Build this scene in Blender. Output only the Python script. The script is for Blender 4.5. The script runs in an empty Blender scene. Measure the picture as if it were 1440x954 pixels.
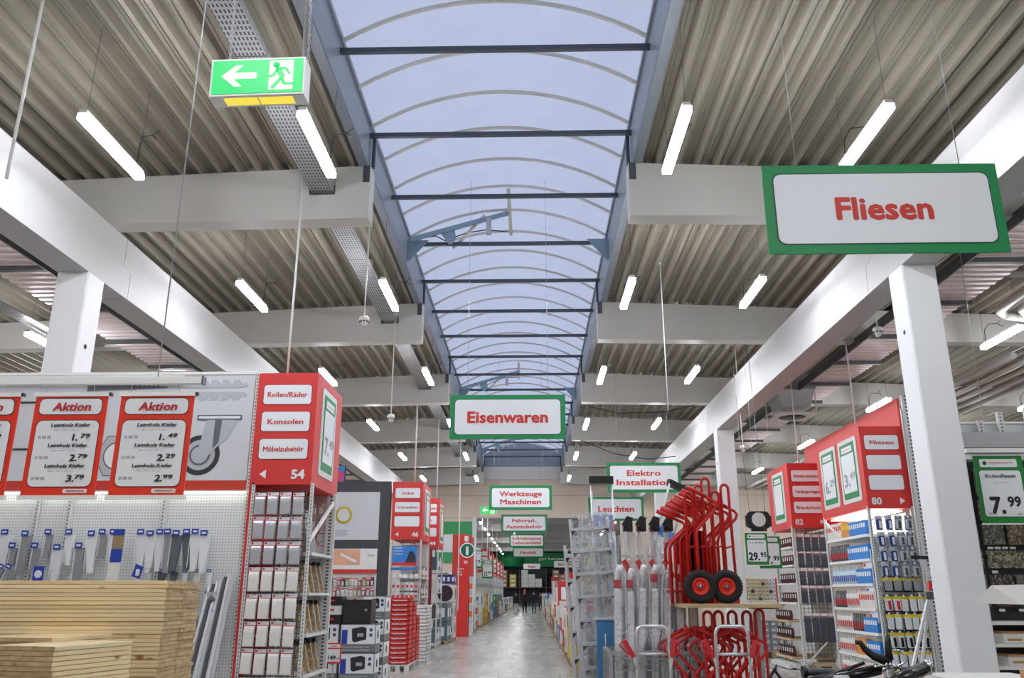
import bpy, math, random
from mathutils import Vector, Matrix

# ---------------------------------------------------------------- camera, world, exposure
SC = bpy.context.scene
COL = SC.collection
R = math.radians
cd = bpy.data.cameras.new('camera')
cd.sensor_width = 36.0
cd.lens = 36.0 * 1170 / 1440
cd.clip_start, cd.clip_end = 0.05, 400
cam = bpy.data.objects.new('camera', cd)
COL.objects.link(cam)
cam.location = (0, 0, 1.65)
cam.rotation_euler = (R(90 + 17.058), 0, R(1.3106))
SC.camera = cam

w = bpy.data.worlds.new('evening_sky')
SC.world = w
w.use_nodes = True
bg = w.node_tree.nodes['Background']
bg.inputs[0].default_value = (0.50, 0.56, 0.75, 1)
bg.inputs[1].default_value = 0.60
SC.view_settings.view_transform = 'Standard'
SC.view_settings.look = 'None'
SC.view_settings.gamma = 1.0
SC.view_settings.exposure = 1.14
TUBE_STRENGTH = 42.0
SC.cycles.max_bounces = 7
SC.cycles.diffuse_bounces = 4
SC.cycles.glossy_bounces = 3
SC.cycles.transmission_bounces = 4
SC.cycles.use_denoising = True
SC.cycles.sample_clamp_indirect = 6.0
SC.cycles.caustics_reflective = False
SC.cycles.caustics_refractive = False
random.seed(7)

# ---------------------------------------------------------------- materials
def lin(c):
    return tuple((v / 255 / 12.92) if v / 255 <= 0.04045 else ((v / 255 + 0.055) / 1.055) ** 2.4 for v in c)
MATS = {}
def mat(name, rgb, rough=0.5, metal=0.0, emit=0.0, alpha=None, spec=0.5, var=0.0):
    """plain surface with a light procedural mottling"""
    if name in MATS: return MATS[name]
    m = bpy.data.materials.new(name); m.use_nodes = True
    nt = m.node_tree; b = nt.nodes['Principled BSDF']
    c = lin(rgb)
    b.inputs['Base Color'].default_value = (*c, 1)
    b.inputs['Roughness'].default_value = rough
    b.inputs['Metallic'].default_value = metal
    b.inputs['Specular IOR Level'].default_value = spec
    if emit:
        b.inputs['Emission Color'].default_value = (*c, 1)
        b.inputs['Emission Strength'].default_value = emit
    if alpha is not None:
        b.inputs['Alpha'].default_value = alpha
    if var:
        n = nt.nodes.new('ShaderNodeTexNoise'); n.inputs['Scale'].default_value = 3.0; n.inputs['Detail'].default_value = 4
        tc = nt.nodes.new('ShaderNodeTexCoord'); nt.links.new(tc.outputs['Object'], n.inputs['Vector'])
        mx = nt.nodes.new('ShaderNodeMix'); mx.data_type = 'RGBA'
        mx.inputs[6].default_value = (*[v * (1 - var) for v in c], 1)
        mx.inputs[7].default_value = (*[min(1, v * (1 + var)) for v in c], 1)
        nt.links.new(n.outputs['Fac'], mx.inputs[0]); nt.links.new(mx.outputs[2], b.inputs['Base Color'])
    MATS[name] = m
    return m

def nodes(name):
    m = bpy.data.materials.new(name); m.use_nodes = True; MATS[name] = m
    nt = m.node_tree
    def N(t, **k):
        n = nt.nodes.new(t)
        for a, v in k.items(): setattr(n, a, v)
        return n
    return m, nt, nt.nodes['Principled BSDF'], N, nt.links.new

def mat_floor():
    m, nt, b, N, L = nodes('polished_concrete')
    tc = N('ShaderNodeTexCoord')
    n = N('ShaderNodeTexNoise'); n.inputs['Scale'].default_value = 1.3; n.inputs['Detail'].default_value = 6
    L(tc.outputs['Object'], n.inputs['Vector'])
    r = N('ShaderNodeValToRGB')
    r.color_ramp.elements[0].position = 0.3; r.color_ramp.elements[0].color = (*lin((158, 158, 152)), 1)
    r.color_ramp.elements[1].position = 0.7; r.color_ramp.elements[1].color = (*lin((184, 184, 178)), 1)
    L(n.outputs['Fac'], r.inputs[0]); L(r.outputs[0], b.inputs['Base Color'])
    n2 = N('ShaderNodeTexNoise'); n2.inputs['Scale'].default_value = 0.8; n2.inputs['Detail'].default_value = 8
    mp = N('ShaderNodeMapping'); mp.inputs['Scale'].default_value = (3, 0.6, 1)
    L(tc.outputs['Object'], mp.inputs[0]); L(mp.outputs[0], n2.inputs['Vector'])
    mr = N('ShaderNodeMapRange'); mr.inputs[3].default_value = 0.22; mr.inputs[4].default_value = 0.32
    L(n2.outputs['Fac'], mr.inputs[0]); L(mr.outputs[0], b.inputs['Roughness'])
    bp = N('ShaderNodeBump'); bp.inputs['Strength'].default_value = 0.012; bp.inputs['Distance'].default_value = 0.01
    L(n2.outputs['Fac'], bp.inputs['Height']); L(bp.outputs[0], b.inputs['Normal'])
    return m
def mat_wood(name, a, c, end=False):
    m, nt, b, N, L = nodes(name)
    tc = N('ShaderNodeTexCoord'); oi = N('ShaderNodeObjectInfo')
    mp = N('ShaderNodeMapping'); mp.inputs['Scale'].default_value = (1.2, 14, 30) if not end else (18, 18, 22)
    ad = N('ShaderNodeVectorMath', operation='ADD'); ml = N('ShaderNodeVectorMath', operation='SCALE')
    cx = N('ShaderNodeCombineXYZ')
    for i in range(3): L(oi.outputs['Random'], cx.inputs[i])
    L(cx.outputs[0], ml.inputs[0]); ml.inputs['Scale'].default_value = 37
    L(tc.outputs['Object'], ad.inputs[0]); L(ml.outputs[0], ad.inputs[1]); L(ad.outputs[0], mp.inputs[0])
    n = N('ShaderNodeTexNoise'); n.inputs['Scale'].default_value = 1.0; n.inputs['Detail'].default_value = 5; n.inputs['Roughness'].default_value = 0.6
    L(mp.outputs[0], n.inputs['Vector'])
    r = N('ShaderNodeValToRGB')
    r.color_ramp.elements[0].position = 0.32; r.color_ramp.elements[0].color = (*lin(c), 1)
    r.color_ramp.elements[1].position = 0.66; r.color_ramp.elements[1].color = (*lin(a), 1)
    L(n.outputs['Fac'], r.inputs[0])
    # knots
    v = N('ShaderNodeTexVoronoi'); v.inputs['Scale'].default_value = 1.0
    mp2 = N('ShaderNodeMapping'); mp2.inputs['Scale'].default_value = (4.5, 6, 7)
    L(ad.outputs[0], mp2.inputs[0]); L(mp2.outputs[0], v.inputs['Vector'])
    kr = N('ShaderNodeValToRGB'); kr.color_ramp.elements[0].position = 0.05; kr.color_ramp.elements[0].color = (1, 1, 1, 1)
    kr.color_ramp.elements[1].position = 0.12; kr.color_ramp.elements[1].color = (0, 0, 0, 1)
    L(v.outputs['Distance'], kr.inputs[0])
    mx = N('ShaderNodeMix', data_type='RGBA'); L(kr.outputs[0], mx.inputs[0]); L(r.outputs[0], mx.inputs[6])
    mx.inputs[7].default_value = (*lin((150, 96, 50)), 1)
    hs = N('ShaderNodeHueSaturation'); mr = N('ShaderNodeMapRange'); mr.inputs[3].default_value = 0.9; mr.inputs[4].default_value = 1.08
    L(oi.outputs['Random'], mr.inputs[0]); L(mr.outputs[0], hs.inputs['Value']); L(mx.outputs[2], hs.inputs['Color'])
    L(hs.outputs[0], b.inputs['Base Color']); b.inputs['Roughness'].default_value = 0.55
    return m
def mat_grid(name, base, dot, pitch, size, axes=(0, 2), rough=0.5, metal=0.0, size2=None, pitch2=None, alpha_hole=False):
    """surface perforated with a fine regular grid of holes"""
    m, nt, b, N, L = nodes(name)
    tc = N('ShaderNodeTexCoord'); sp = N('ShaderNodeSeparateXYZ'); L(tc.outputs['Object'], sp.inputs[0])
    fs = []
    for k, ax in enumerate(axes):
        p = pitch if k == 0 else (pitch2 or pitch); s = size if k == 0 else (size2 or size)
        d = N('ShaderNodeMath', operation='MULTIPLY'); d.inputs[1].default_value = 1 / p; L(sp.outputs[ax], d.inputs[0])
        f = N('ShaderNodeMath', operation='FRACT'); L(d.outputs[0], f.inputs[0])
        c = N('ShaderNodeMath', operation='LESS_THAN'); c.inputs[1].default_value = s / p; L(f.outputs[0], c.inputs[0])
        fs.append(c)
    mu = N('ShaderNodeMath', operation='MULTIPLY'); L(fs[0].outputs[0], mu.inputs[0]); L(fs[1].outputs[0], mu.inputs[1])
    mx = N('ShaderNodeMix', data_type='RGBA'); L(mu.outputs[0], mx.inputs[0])
    mx.inputs[6].default_value = (*lin(base), 1); mx.inputs[7].default_value = (*lin(dot), 1)
    L(mx.outputs[2], b.inputs['Base Color']); b.inputs['Roughness'].default_value = rough; b.inputs['Metallic'].default_value = metal
    return m
def mat_tile(name, cols, scale, kind='voronoi', rough=0.3):
    m, nt, b, N, L = nodes(name)
    tc = N('ShaderNodeTexCoord')
    if kind == 'voronoi':
        t = N('ShaderNodeTexVoronoi'); t.inputs['Scale'].default_value = scale; L(tc.outputs['Object'], t.inputs['Vector'])
        wn = N('ShaderNodeSeparateColor'); L(t.outputs['Color'], wn.inputs[0]); src = wn.outputs[0]
    else:
        t = N('ShaderNodeTexNoise'); t.inputs['Scale'].default_value = scale; t.inputs['Detail'].default_value = 8; L(tc.outputs['Object'], t.inputs['Vector']); src = t.outputs['Fac']
    r = N('ShaderNodeValToRGB'); r.color_ramp.interpolation = 'CONSTANT' if kind == 'voronoi' else 'LINEAR'
    e = r.color_ramp.elements
    while len(e) < len(cols): e.new(0.5)
    for i, c in enumerate(cols):
        e[i].position = i / len(cols); e[i].color = (*lin(c), 1)
    L(src, r.inputs[0]); L(r.outputs[0], b.inputs['Base Color']); b.inputs['Roughness'].default_value = rough
    return m
def mat_skylight():
    m, nt, b, N, L = nodes('milky_glazing')
    out = nt.nodes['Material Output']
    tr = N('ShaderNodeBsdfTranslucent'); tr.inputs[0].default_value = (0.74, 0.76, 0.78, 1)
    gl = N('ShaderNodeBsdfGlossy'); gl.inputs['Roughness'].default_value = 0.25; gl.inputs[0].default_value = (0.8, 0.8, 0.8, 1)
    tc = N('ShaderNodeTexCoord'); n = N('ShaderNodeTexNoise'); n.inputs['Scale'].default_value = 2.2; n.inputs['Detail'].default_value = 3
    L(tc.outputs['Object'], n.inputs['Vector'])
    mx = N('ShaderNodeMix', data_type='RGBA'); mx.inputs[6].default_value = (0.70, 0.71, 0.74, 1); mx.inputs[7].default_value = (0.80, 0.81, 0.82, 1)
    L(n.outputs['Fac'], mx.inputs[0]); L(mx.outputs[2], tr.inputs[0])
    ms = N('ShaderNodeMixShader'); ms.inputs[0].default_value = 0.06
    L(tr.outputs[0], ms.inputs[1]); L(gl.outputs[0], ms.inputs[2]); L(ms.outputs[0], out.inputs['Surface'])
    return m
def mat_film():
    m, nt, b, N, L = nodes('clear_wrapping_film')
    out = nt.nodes['Material Output']
    t = N('ShaderNodeBsdfTransparent'); t.inputs[0].default_value = (0.96, 0.97, 0.98, 1)
    g = N('ShaderNodeBsdfGlossy'); g.inputs['Roughness'].default_value = 0.12
    tc = N('ShaderNodeTexCoord'); n = N('ShaderNodeTexNoise'); n.inputs['Scale'].default_value = 26; n.inputs['Detail'].default_value = 5
    L(tc.outputs['Object'], n.inputs['Vector'])
    bp = N('ShaderNodeBump'); bp.inputs['Strength'].default_value = 1.0; bp.inputs['Distance'].default_value = 0.03
    L(n.outputs['Fac'], bp.inputs['Height']); L(bp.outputs[0], g.inputs['Normal'])
    mr = N('ShaderNodeMapRange'); mr.inputs[1].default_value = 0.4; mr.inputs[2].default_value = 0.7; mr.inputs[3].default_value = 0.02; mr.inputs[4].default_value = 0.22
    L(n.outputs['Fac'], mr.inputs[0])
    ms = N('ShaderNodeMixShader'); L(mr.outputs[0], ms.inputs[0]); L(t.outputs[0], ms.inputs[1]); L(g.outputs[0], ms.inputs[2])
    L(ms.outputs[0], out.inputs['Surface'])
    return m
def mat_haze():
    m, nt, b, N, L = nodes('milky_wrapping_film')
    out = nt.nodes['Material Output']
    t = N('ShaderNodeBsdfTransparent'); g = N('ShaderNodeBsdfGlossy'); g.inputs['Roughness'].default_value = 0.2; d = N('ShaderNodeBsdfDiffuse'); d.inputs[0].default_value = (0.75, 0.77, 0.8, 1)
    tc = N('ShaderNodeTexCoord'); n = N('ShaderNodeTexNoise'); n.inputs['Scale'].default_value = 9; n.inputs['Detail'].default_value = 6
    mp = N('ShaderNodeMapping'); mp.inputs['Scale'].default_value = (2.5, 1, .6); L(tc.outputs['Object'], mp.inputs[0]); L(mp.outputs[0], n.inputs['Vector'])
    bp = N('ShaderNodeBump'); bp.inputs['Strength'].default_value = 1.0; bp.inputs['Distance'].default_value = 0.05
    L(n.outputs['Fac'], bp.inputs['Height']); L(bp.outputs[0], g.inputs['Normal'])
    mr = N('ShaderNodeMapRange'); mr.inputs[1].default_value = 0.35; mr.inputs[2].default_value = 0.7; mr.inputs[3].default_value = 0.25; mr.inputs[4].default_value = 0.75
    L(n.outputs['Fac'], mr.inputs[0])
    m1 = N('ShaderNodeMixShader'); m1.inputs[0].default_value = .35; L(d.outputs[0], m1.inputs[1]); L(g.outputs[0], m1.inputs[2])
    ms = N('ShaderNodeMixShader'); L(mr.outputs[0], ms.inputs[0]); L(t.outputs[0], ms.inputs[1]); L(m1.outputs[0], ms.inputs[2]); L(ms.outputs[0], out.inputs['Surface'])
    return m
def mat_glass():
    m, nt, b, N, L = nodes('clear_panel')
    out = nt.nodes['Material Output']
    t = N('ShaderNodeBsdfTransparent'); g = N('ShaderNodeBsdfGlossy'); g.inputs['Roughness'].default_value = 0.1
    ms = N('ShaderNodeMixShader'); ms.inputs[0].default_value = 0.12
    L(t.outputs[0], ms.inputs[1]); L(g.outputs[0], ms.inputs[2]); L(ms.outputs[0], out.inputs['Surface'])
    return m

FLOOR = mat_floor()
PINE = mat_wood('pine_long_grain', (240, 222, 180), (224, 196, 146))
PINE_END = mat_wood('pine_end_grain', (206, 182, 140), (170, 140, 100), True)
PALLET = mat_wood('pallet_wood', (196, 176, 140), (150, 128, 96))
BEIGEWOOD = mat_wood('raw_wood_slats', (214, 190, 150), (180, 150, 110))
GLAZE = mat_skylight(); FILM = mat_film(); GLASS = mat_glass(); HAZE = mat_haze()
PEG = mat_grid('perforated_back_panel', (222, 225, 223), (176, 179, 179), 0.04, 0.018, (0, 2))
TRAYM = mat_grid('perforated_tray_steel', (168, 170, 172), (60, 60, 62), 0.09, 0.055, (1, 0), 0.45, 0.3, size2=0.02, pitch2=0.045)
WHITE = mat('white_steel', (232, 232, 230), 0.4, var=0.03)
BEAMW = mat('white_painted_beam', (198, 196, 191), 0.55, var=0.03)
LBEAMW = mat('white_painted_main_beam', (184, 184, 184), 0.5, var=0.03)  # same paint as the cross beams, darkened in colour to offset the nearby lamps
COLW = mat('white_painted_column', (224, 226, 228), 0.5, var=0.03)
DECK = mat('corrugated_roof_deck', (142, 135, 122), 0.5, 0.15, var=0.1)
CURB = mat('galvanised_blue_grey', (140, 148, 158), 0.42, 0.35, var=0.08)
TIE = mat('dark_galvanised_bar', (74, 80, 90), 0.45, 0.4)
RIB = mat('pale_rib', (196, 194, 186), 0.5)
GALV = mat('galvanised_steel', (178, 180, 182), 0.35, 0.6, var=0.06)
SHELFG = mat('light_grey_shelf', (208, 210, 208), 0.45)
RED = mat('signal_red', (212, 46, 40), 0.45)
BOXRED = mat('sign_box_red', (208, 52, 48), 0.5, var=0.03)
REDT = mat('red_tube_paint', (196, 22, 20), 0.3)
DRED = mat('dark_red', (150, 30, 28), 0.5)
GREEN = mat('sign_green', (6, 132, 72), 0.5)
DGREEN = mat('dark_green_line', (10, 60, 38), 0.5)
PANELW = mat('white_sign_panel', (226, 230, 234), 0.5)
LETRED = mat('red_lettering', (204, 48, 34), 0.5)
BLACK = mat('black_plastic', (20, 20, 22), 0.4)
RUBBER = mat('black_rubber', (26, 26, 27), 0.75)
INK = mat('dark_ink', (22, 22, 26), 0.6)
GREYINK = mat('grey_print', (150, 152, 158), 0.6)
ANTH = mat('anthracite_board', (62, 66, 74), 0.5)
CHROME = mat('bright_chrome', (225, 228, 232), 0.15, 1.0)
ALU = mat('brushed_aluminium', (212, 215, 219), 0.35, 0.35, var=0.05)
BLUE = mat('label_blue', (36, 66, 168), 0.45)
LBLUE = mat('poster_blue', (44, 128, 206), 0.5)
YELLOW = mat('pack_yellow', (232, 208, 40), 0.5)
CREAM = mat('cream_wall_paint', (234, 217, 201), 0.7, var=0.03)
CARD = mat('brown_cardboard', (176, 138, 92), 0.7, var=0.08)
GREYBAG = mat('grey_foil_pouch', (176, 180, 184), 0.3, 0.2, var=0.06)
WHITEBAG = mat('white_pack', (222, 220, 214), 0.4, var=0.04)
DGREY = mat('dark_grey_metal', (88, 90, 94), 0.4, 0.3)
SKIN = mat('skin', (206, 158, 130), 0.6)

# ---------------------------------------------------------------- mesh helpers
class MB:
    def __init__(s): s.v, s.f, s.m, s.sm = [], [], [], []
    def add(s, vs, fs, mi=0, smooth=False):
        o = len(s.v); s.v += [tuple(v) for v in vs]
        for f in fs: s.f.append(tuple(i + o for i in f)); s.m.append(mi); s.sm.append(smooth)
        return s
    def box(s, x0, x1, y0, y1, z0, z1, mi=0):
        v = [(x0, y0, z0), (x1, y0, z0), (x1, y1, z0), (x0, y1, z0), (x0, y0, z1), (x1, y0, z1), (x1, y1, z1), (x0, y1, z1)]
        return s.add(v, [(0, 3, 2, 1), (4, 5, 6, 7), (0, 1, 5, 4), (1, 2, 6, 5), (2, 3, 7, 6), (3, 0, 4, 7)], mi)
    def bar(s, p, q, wd, h=None, mi=0, up=(0, 0, 1)):
        p, q = Vector(p), Vector(q); h = h or wd; d = (q - p).normalized(); u = Vector(up)
        if abs(d.dot(u)) > 0.99: u = Vector((0, 1, 0))
        a = d.cross(u).normalized() * wd / 2; b = a.cross(d).normalized() * h / 2
        v = [e + i * a + j * b for e in (p, q) for i, j in ((-1, -1), (1, -1), (1, 1), (-1, 1))]
        return s.add(v, [(0, 1, 2, 3), (7, 6, 5, 4), (0, 4, 5, 1), (1, 5, 6, 2), (2, 6, 7, 3), (3, 7, 4, 0)], mi)
    def tube(s, pts, r, n=8, mi=0, closed=False):
        P = [Vector(p) for p in pts]; m = len(P); rings = []; ref = None
        for i in range(m):
            a = P[i - 1] if (i or closed) else P[i]; b = P[(i + 1) % m] if (i < m - 1 or closed) else P[i]
            t = (b - a).normalized()
            if ref is None: ref = Vector((0, 0, 1)) if abs(t.z) < 0.9 else Vector((1, 0, 0))
            u = (ref - t * ref.dot(t)).normalized(); ref = u; w_ = t.cross(u)
            rr = r[i] if isinstance(r, (list, tuple)) else r
            rings.append([P[i] + (u * math.cos(2 * math.pi * k / n) + w_ * math.sin(2 * math.pi * k / n)) * rr for k in range(n)])
        vs = [v for g in rings for v in g]; fs = []
        for i in range(m if closed else m - 1):
            j = (i + 1) % m
            for k in range(n): fs.append((i * n + k, i * n + (k + 1) % n, j * n + (k + 1) % n, j * n + k))
        s.add(vs, fs, mi, True)
        if not closed:
            o = len(s.v) - len(vs)
            s.f.append(tuple(o + k for k in reversed(range(n)))); s.m.append(mi); s.sm.append(False)
            s.f.append(tuple(o + (m - 1) * n + k for k in range(n))); s.m.append(mi); s.sm.append(False)
        return s
    def prism(s, poly, a, b, axis='y', mi=0):
        """poly in the two other axes, extruded from a to b along axis"""
        def P(u, v, t): return {'y': (u, t, v), 'x': (t, u, v), 'z': (u, v, t)}[axis]
        n = len(poly); vs = [P(u, v, a) for u, v in poly] + [P(u, v, b) for u, v in poly]
        fs = [tuple(range(n)), tuple(reversed(range(n, 2 * n)))] + [(k, k + n, (k + 1) % n + n, (k + 1) % n) for k in range(n)]
        return s.add(vs, fs, mi)
    def lathe(s, prof, c, axis='z', n=20, mi=0, smooth=True):
        c = Vector(c); vs = []
        for r, h in prof:
            for k in range(n):
                a = 2 * math.pi * k / n; u, v = r * math.cos(a), r * math.sin(a)
                vs.append(c + Vector({'z': (u, v, h), 'y': (u, h, v), 'x': (h, u, v)}[axis]))
        fs = [(i * n + k, i * n + (k + 1) % n, (i + 1) * n + (k + 1) % n, (i + 1) * n + k) for i in range(len(prof) - 1) for k in range(n)]
        s.add(vs, fs, mi, smooth)
        return s
    def build(s, name, mats, parent=None, world=True, tagk=None):
        """vertices are world coordinates unless world=False; they become local to the (unrotated) parent"""
        off = Vector((0, 0, 0)); p = parent
        if world:
            while p is not None: off += p.location; p = p.parent
        me = bpy.data.meshes.new(name)
        me.from_pydata([tuple(Vector(v) - off) for v in s.v], [], s.f)
        for m in (mats if isinstance(mats, (list, tuple)) else [mats]): me.materials.append(m)
        me.polygons.foreach_set('material_index', s.m); me.polygons.foreach_set('use_smooth', s.sm); me.update()
        o = bpy.data.objects.new(name, me); COL.objects.link(o)
        if parent: o.parent = parent
        if tagk: o['kind'] = tagk
        return o

def rrect(cx, cz, w_, h, r, n=4):
    pts = []
    for sx, sz, a0 in ((1, 1, 0), (-1, 1, 90), (-1, -1, 180), (1, -1, 270)):
        for k in range(n + 1):
            a = R(a0 + 90 * k / n); pts.append((cx + sx * (w_ / 2 - r) + r * math.cos(a), cz + sz * (h / 2 - r) + r * math.sin(a)))
    return pts
LABELS = {}
def tag(o, label, cat, group=None, kind=None):
    n = len(label.replace(',', ' ').split())
    if not 4 <= n <= 16: print('LABELLEN', n, label)
    if label in LABELS and not (group and LABELS[label] == group): print('DUPLABEL', label)
    LABELS[label] = group
    o['label'] = label; o['category'] = cat
    if group: o['group'] = group
    if kind: o['kind'] = kind
    return o
def thing(name, label, cat, loc=(0, 0, 0), group=None, rz=0):
    o = bpy.data.objects.new(name, None); COL.objects.link(o); o.location = loc; o.rotation_euler = (0, 0, rz)
    o.empty_display_size = 0.1
    return tag(o, label, cat, group)
def proto(name, loc=(0, 0, 0)):
    o = bpy.data.objects.new(name, None); COL.objects.link(o); o.location = loc
    return o
def copy_tree(o, parent=None):
    c = o.copy(); COL.objects.link(c); c.parent = parent
    for ch in list(o.children): copy_tree(ch, c)
    return c
def drop(o):
    for ch in list(o.children): drop(ch)
    bpy.data.objects.remove(o)
def struct(o):
    o['kind'] = 'structure'; return o

TXT = {}
def text(s, cx, y, cz, h, mt, parent=None, wd=None, face='y-', name='lettering', bold=0.0, d=0.002, slant=0.0, left=None):
    """raised lettering; h = cap height, wd = full width; face = the way it looks"""
    key = (s, bold, slant)
    if key not in TXT:
        cu = bpy.data.curves.new('t', 'FONT'); cu.body = s; cu.size = 1; cu.align_x = 'LEFT'; cu.resolution_u = 2; cu.shear = slant
        cu.space_line = 1.0
        ob = bpy.data.objects.new('t', cu); COL.objects.link(ob)
        me = bpy.data.meshes.new_from_object(ob)
        v0 = [tuple(v.co) for v in me.vertices]; f0 = [tuple(p.vertices) for p in me.polygons]
        vs, fs = [], []
        for k in range(9 if bold else 1):       # heavier strokes: the glyph repeated round a small circle
            du, dv = (0, 0) if k == 8 or not bold else (bold * math.cos(R(45 * k)), bold * math.sin(R(45 * k)))
            fs += [tuple(i + len(vs) for i in f) for f in f0]; vs += [(a + du, b_ + dv, k * .0004) for a, b_, _ in v0]
        bpy.data.objects.remove(ob); bpy.data.curves.remove(cu); bpy.data.meshes.remove(me)
        x0 = min(v[0] for v in vs); x1 = max(v[0] for v in vs)
        TXT[key] = ([(v[0] - x0, v[1], v[2]) for v in vs], fs, x1 - x0)
    vs, fs, W0 = TXT[key]
    sz = h / 0.72; sx = wd / W0 if wd else sz
    x_ = (left if left is not None else cx - W0 * sx / 2)
    z_ = cz - h / 2
    mb = MB(); out = []
    for u, v, q in vs:
        a = u * sx; b_ = v * sz
        if face == 'y-': out.append((x_ + a, y - d - q, z_ + b_))
        elif face == 'x+': out.append((y + d + q, x_ + a, z_ + b_))          # cx is a Y coordinate, y an X coordinate
        elif face == 'x-': out.append((y - d - q, 2 * cx - (x_ + a), z_ + b_))
    mb.add(out, fs)
    return mb.build(name, mt, parent)
ONES = 'zeroth first second third fourth fifth sixth seventh eighth ninth tenth eleventh twelfth thirteenth fourteenth fifteenth sixteenth seventeenth eighteenth nineteenth'.split()
TENS = {2: ('twenty', 'twentieth'), 3: ('thirty', 'thirtieth'), 4: ('forty', 'fortieth'), 5: ('fifty', 'fiftieth'), 6: ('sixty', 'sixtieth')}
def place(before, base, scale, move):
    """scales the things built since `before` about their common floor point and moves them to their place"""
    base, move = Vector(base), Vector(move)
    for o in list(COL.objects):
        if o.name in before or o.parent: continue
        o.location = base + scale * (o.location - base) + move; o.scale = o.scale * scale
def names(): return {o.name for o in COL.objects}
def nth(i):
    if i < 20: return ONES[i]
    t, u = divmod(i, 10)
    return TENS[t][1] if u == 0 else TENS[t][0] + '-' + ONES[u]
# ================================================================ the building
P = 1.045                                      # skylight rib pitch
BEAM_Y = [11.3 + 6.27 * k for k in range(-2, 6)]   # front faces of the cross beams
WALL_Y = 44.0
mb = MB(); mb.add([(-20, -8, 0), (22, -8, 0), (22, 132, 0), (-20, 132, 0)], [(0, 1, 2, 3)])
fl = mb.build('floor', FLOOR); struct(fl)
mb = MB()
for k in range(2, 20): mb.box(-19, 21, k * 6.0 - 0.006, k * 6.0 + 0.006, 0.0005, 0.002)
for x in (-2.2, 0.4): mb.box(x - 0.006, x + 0.006, 4, 128, 0.0005, 0.002)
mb.build('expansion_joint', mat('joint_grey', (120, 120, 116), 0.6), fl, tagk='structure')

def zdeck(x):                                  # the roof falls slightly away from the skylight
    return 7.90 - 0.042 * (max(0.0, -2.45 - x) + max(0.0, x - 1.57))
def deck(x0, x1, y0, y1, name, parent, along='y'):
    """trapezoidal steel sheet seen from below"""
    prof = [(0.0, 0.0), (0.055, 0.0), (0.095, 0.11), (0.135, 0.11), (0.14, 0.102), (0.152, 0.102), (0.157, 0.11), (0.185, 0.11), (0.19, 0.102), (0.202, 0.102), (0.207, 0.11), (0.25, 0.11)]
    p = 0.29; pts = []
    n = int((x1 - x0) / p) + 1
    for i in range(n):
        for u, h in prof:
            x = x0 + i * p + u
            if x <= x1: pts.append((x, zdeck(x) + h))
    m_ = len(pts)
    mb = MB(); mb.add([(x, y0, z) for x, z in pts] + [(x, y1, z) for x, z in pts], [(i, i + 1, i + 1 + m_, i + m_) for i in range(m_ - 1)])
    return mb.build(name, DECK, parent)
ce = bpy.data.objects.new('ceiling', None); COL.objects.link(ce); struct(ce)
edges = [-8.0] + BEAM_Y + [WALL_Y]
for a, b in zip(edges[:-1], edges[1:]):
    deck(-19.53, -2.52, a, b, 'deck_sheet', ce)
    deck(1.64, 21.6, a, b, 'deck_sheet', ce)
# outer light strips of clear corrugated sheet between purlins
STRIP = mat('pale_corrugated_light_strip', (238, 222, 222), 0.25, 0.05, var=0.06)
for x0, x1 in ((-9.15, -8.05), (7.12, 8.24)):
    for k in range(24):
        y0 = -6 + 2.09 * k; y1 = y0 + 2.03; mb = MB(); pts = []
        n = 9
        for i in range(n):
            yy = y0 + (y1 - y0) * i / n; q = (y1 - y0) / n
            pts += [(yy, 0), (yy + q * .45, 0), (yy + q * .55, .05), (yy + q * .9, .05)]
        pts.append((y1, 0))
        z = 6.91; m_ = len(pts)
        mb.add([(x0, a, z + h) for a, h in pts] + [(x1, a, z + h) for a, h in pts], [(i, i + 1, i + 1 + m_, i + m_) for i in range(m_ - 1)])
        mb.build('light_strip_sheet', STRIP, ce)
        mb = MB(); mb.box(x0, x1, y1 - .02, y1 + .06, z - .10, z - .02); mb.build('purlin', DGREY, ce)
    mb = MB()
    xi = x1 if x0 < 0 else x0; sg = 1 if x0 < 0 else -1
    mb.box(min(xi, xi + sg * .03), max(xi, xi + sg * .03), -6, WALL_Y, 6.80, 7.0)
    mb.build('strip_kerb', DGREY, ce)
# cross beams
def beam(x0, x1, y, notch=None, label='', inner=None):
    def zb(x): return 7.03 - 0.015 * (max(0.0, -2.4 - x) + max(0.0, x - 1.5))
    t = bpy.data.objects.new('cross_beam', None); COL.objects.link(t); t.location = (x0, y, 7.0); struct(t)
    mb = MB()
    lip = 0.0
    if notch:
        n0, n1 = notch
        poly = [(x0, zb(x0)), (x0, zdeck(x0) + .02), (n0, zdeck(n0) + .02), (x1, zdeck(x1) + .02), (x1, zb(x1)), (n1, zb(n1)), (n1, zb(n1) + .46), (n0, zb(n0) + .46), (n0, zb(n0))]
        poly = [(x0, zb(x0) + .40), (x0, zdeck(x0) + .0), (x1, zdeck(x1) + .0), (x1, zb(x1) + .40), (n1, zb(n1) + .40), (n1, zb(n1) + .72), (n0, zb(n0) + .72), (n0, zb(n0) + .40)]
        mb.prism(list(reversed(poly)), y, y + .32)
        mb.prism([(x0, zb(x0)), (x1, zb(x1)), (x1, zb(x1) + .40), (x0, zb(x0) + .40)], y, y + .32)
    else:
        mb.prism([(x0, zb(x0)), (x1, zb(x1)), (x1, zdeck(x1)), (x0, zdeck(x0))], y, y + .32)
    mb.build('beam_body', BEAMW, t)
    if inner is not None:
        mb = MB(); s_ = -1 if inner < 0 else 1
        a, b = sorted((inner, inner + s_ * -0.10)); a, b = (inner - .11, inner - .01) if inner < 0 else (inner + .01, inner + .11)
        mb.box(a, b, y - .012, y + .0, 7.62, 7.90)
        mb.build('steel_angle', DGREY, t)
    return t
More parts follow.
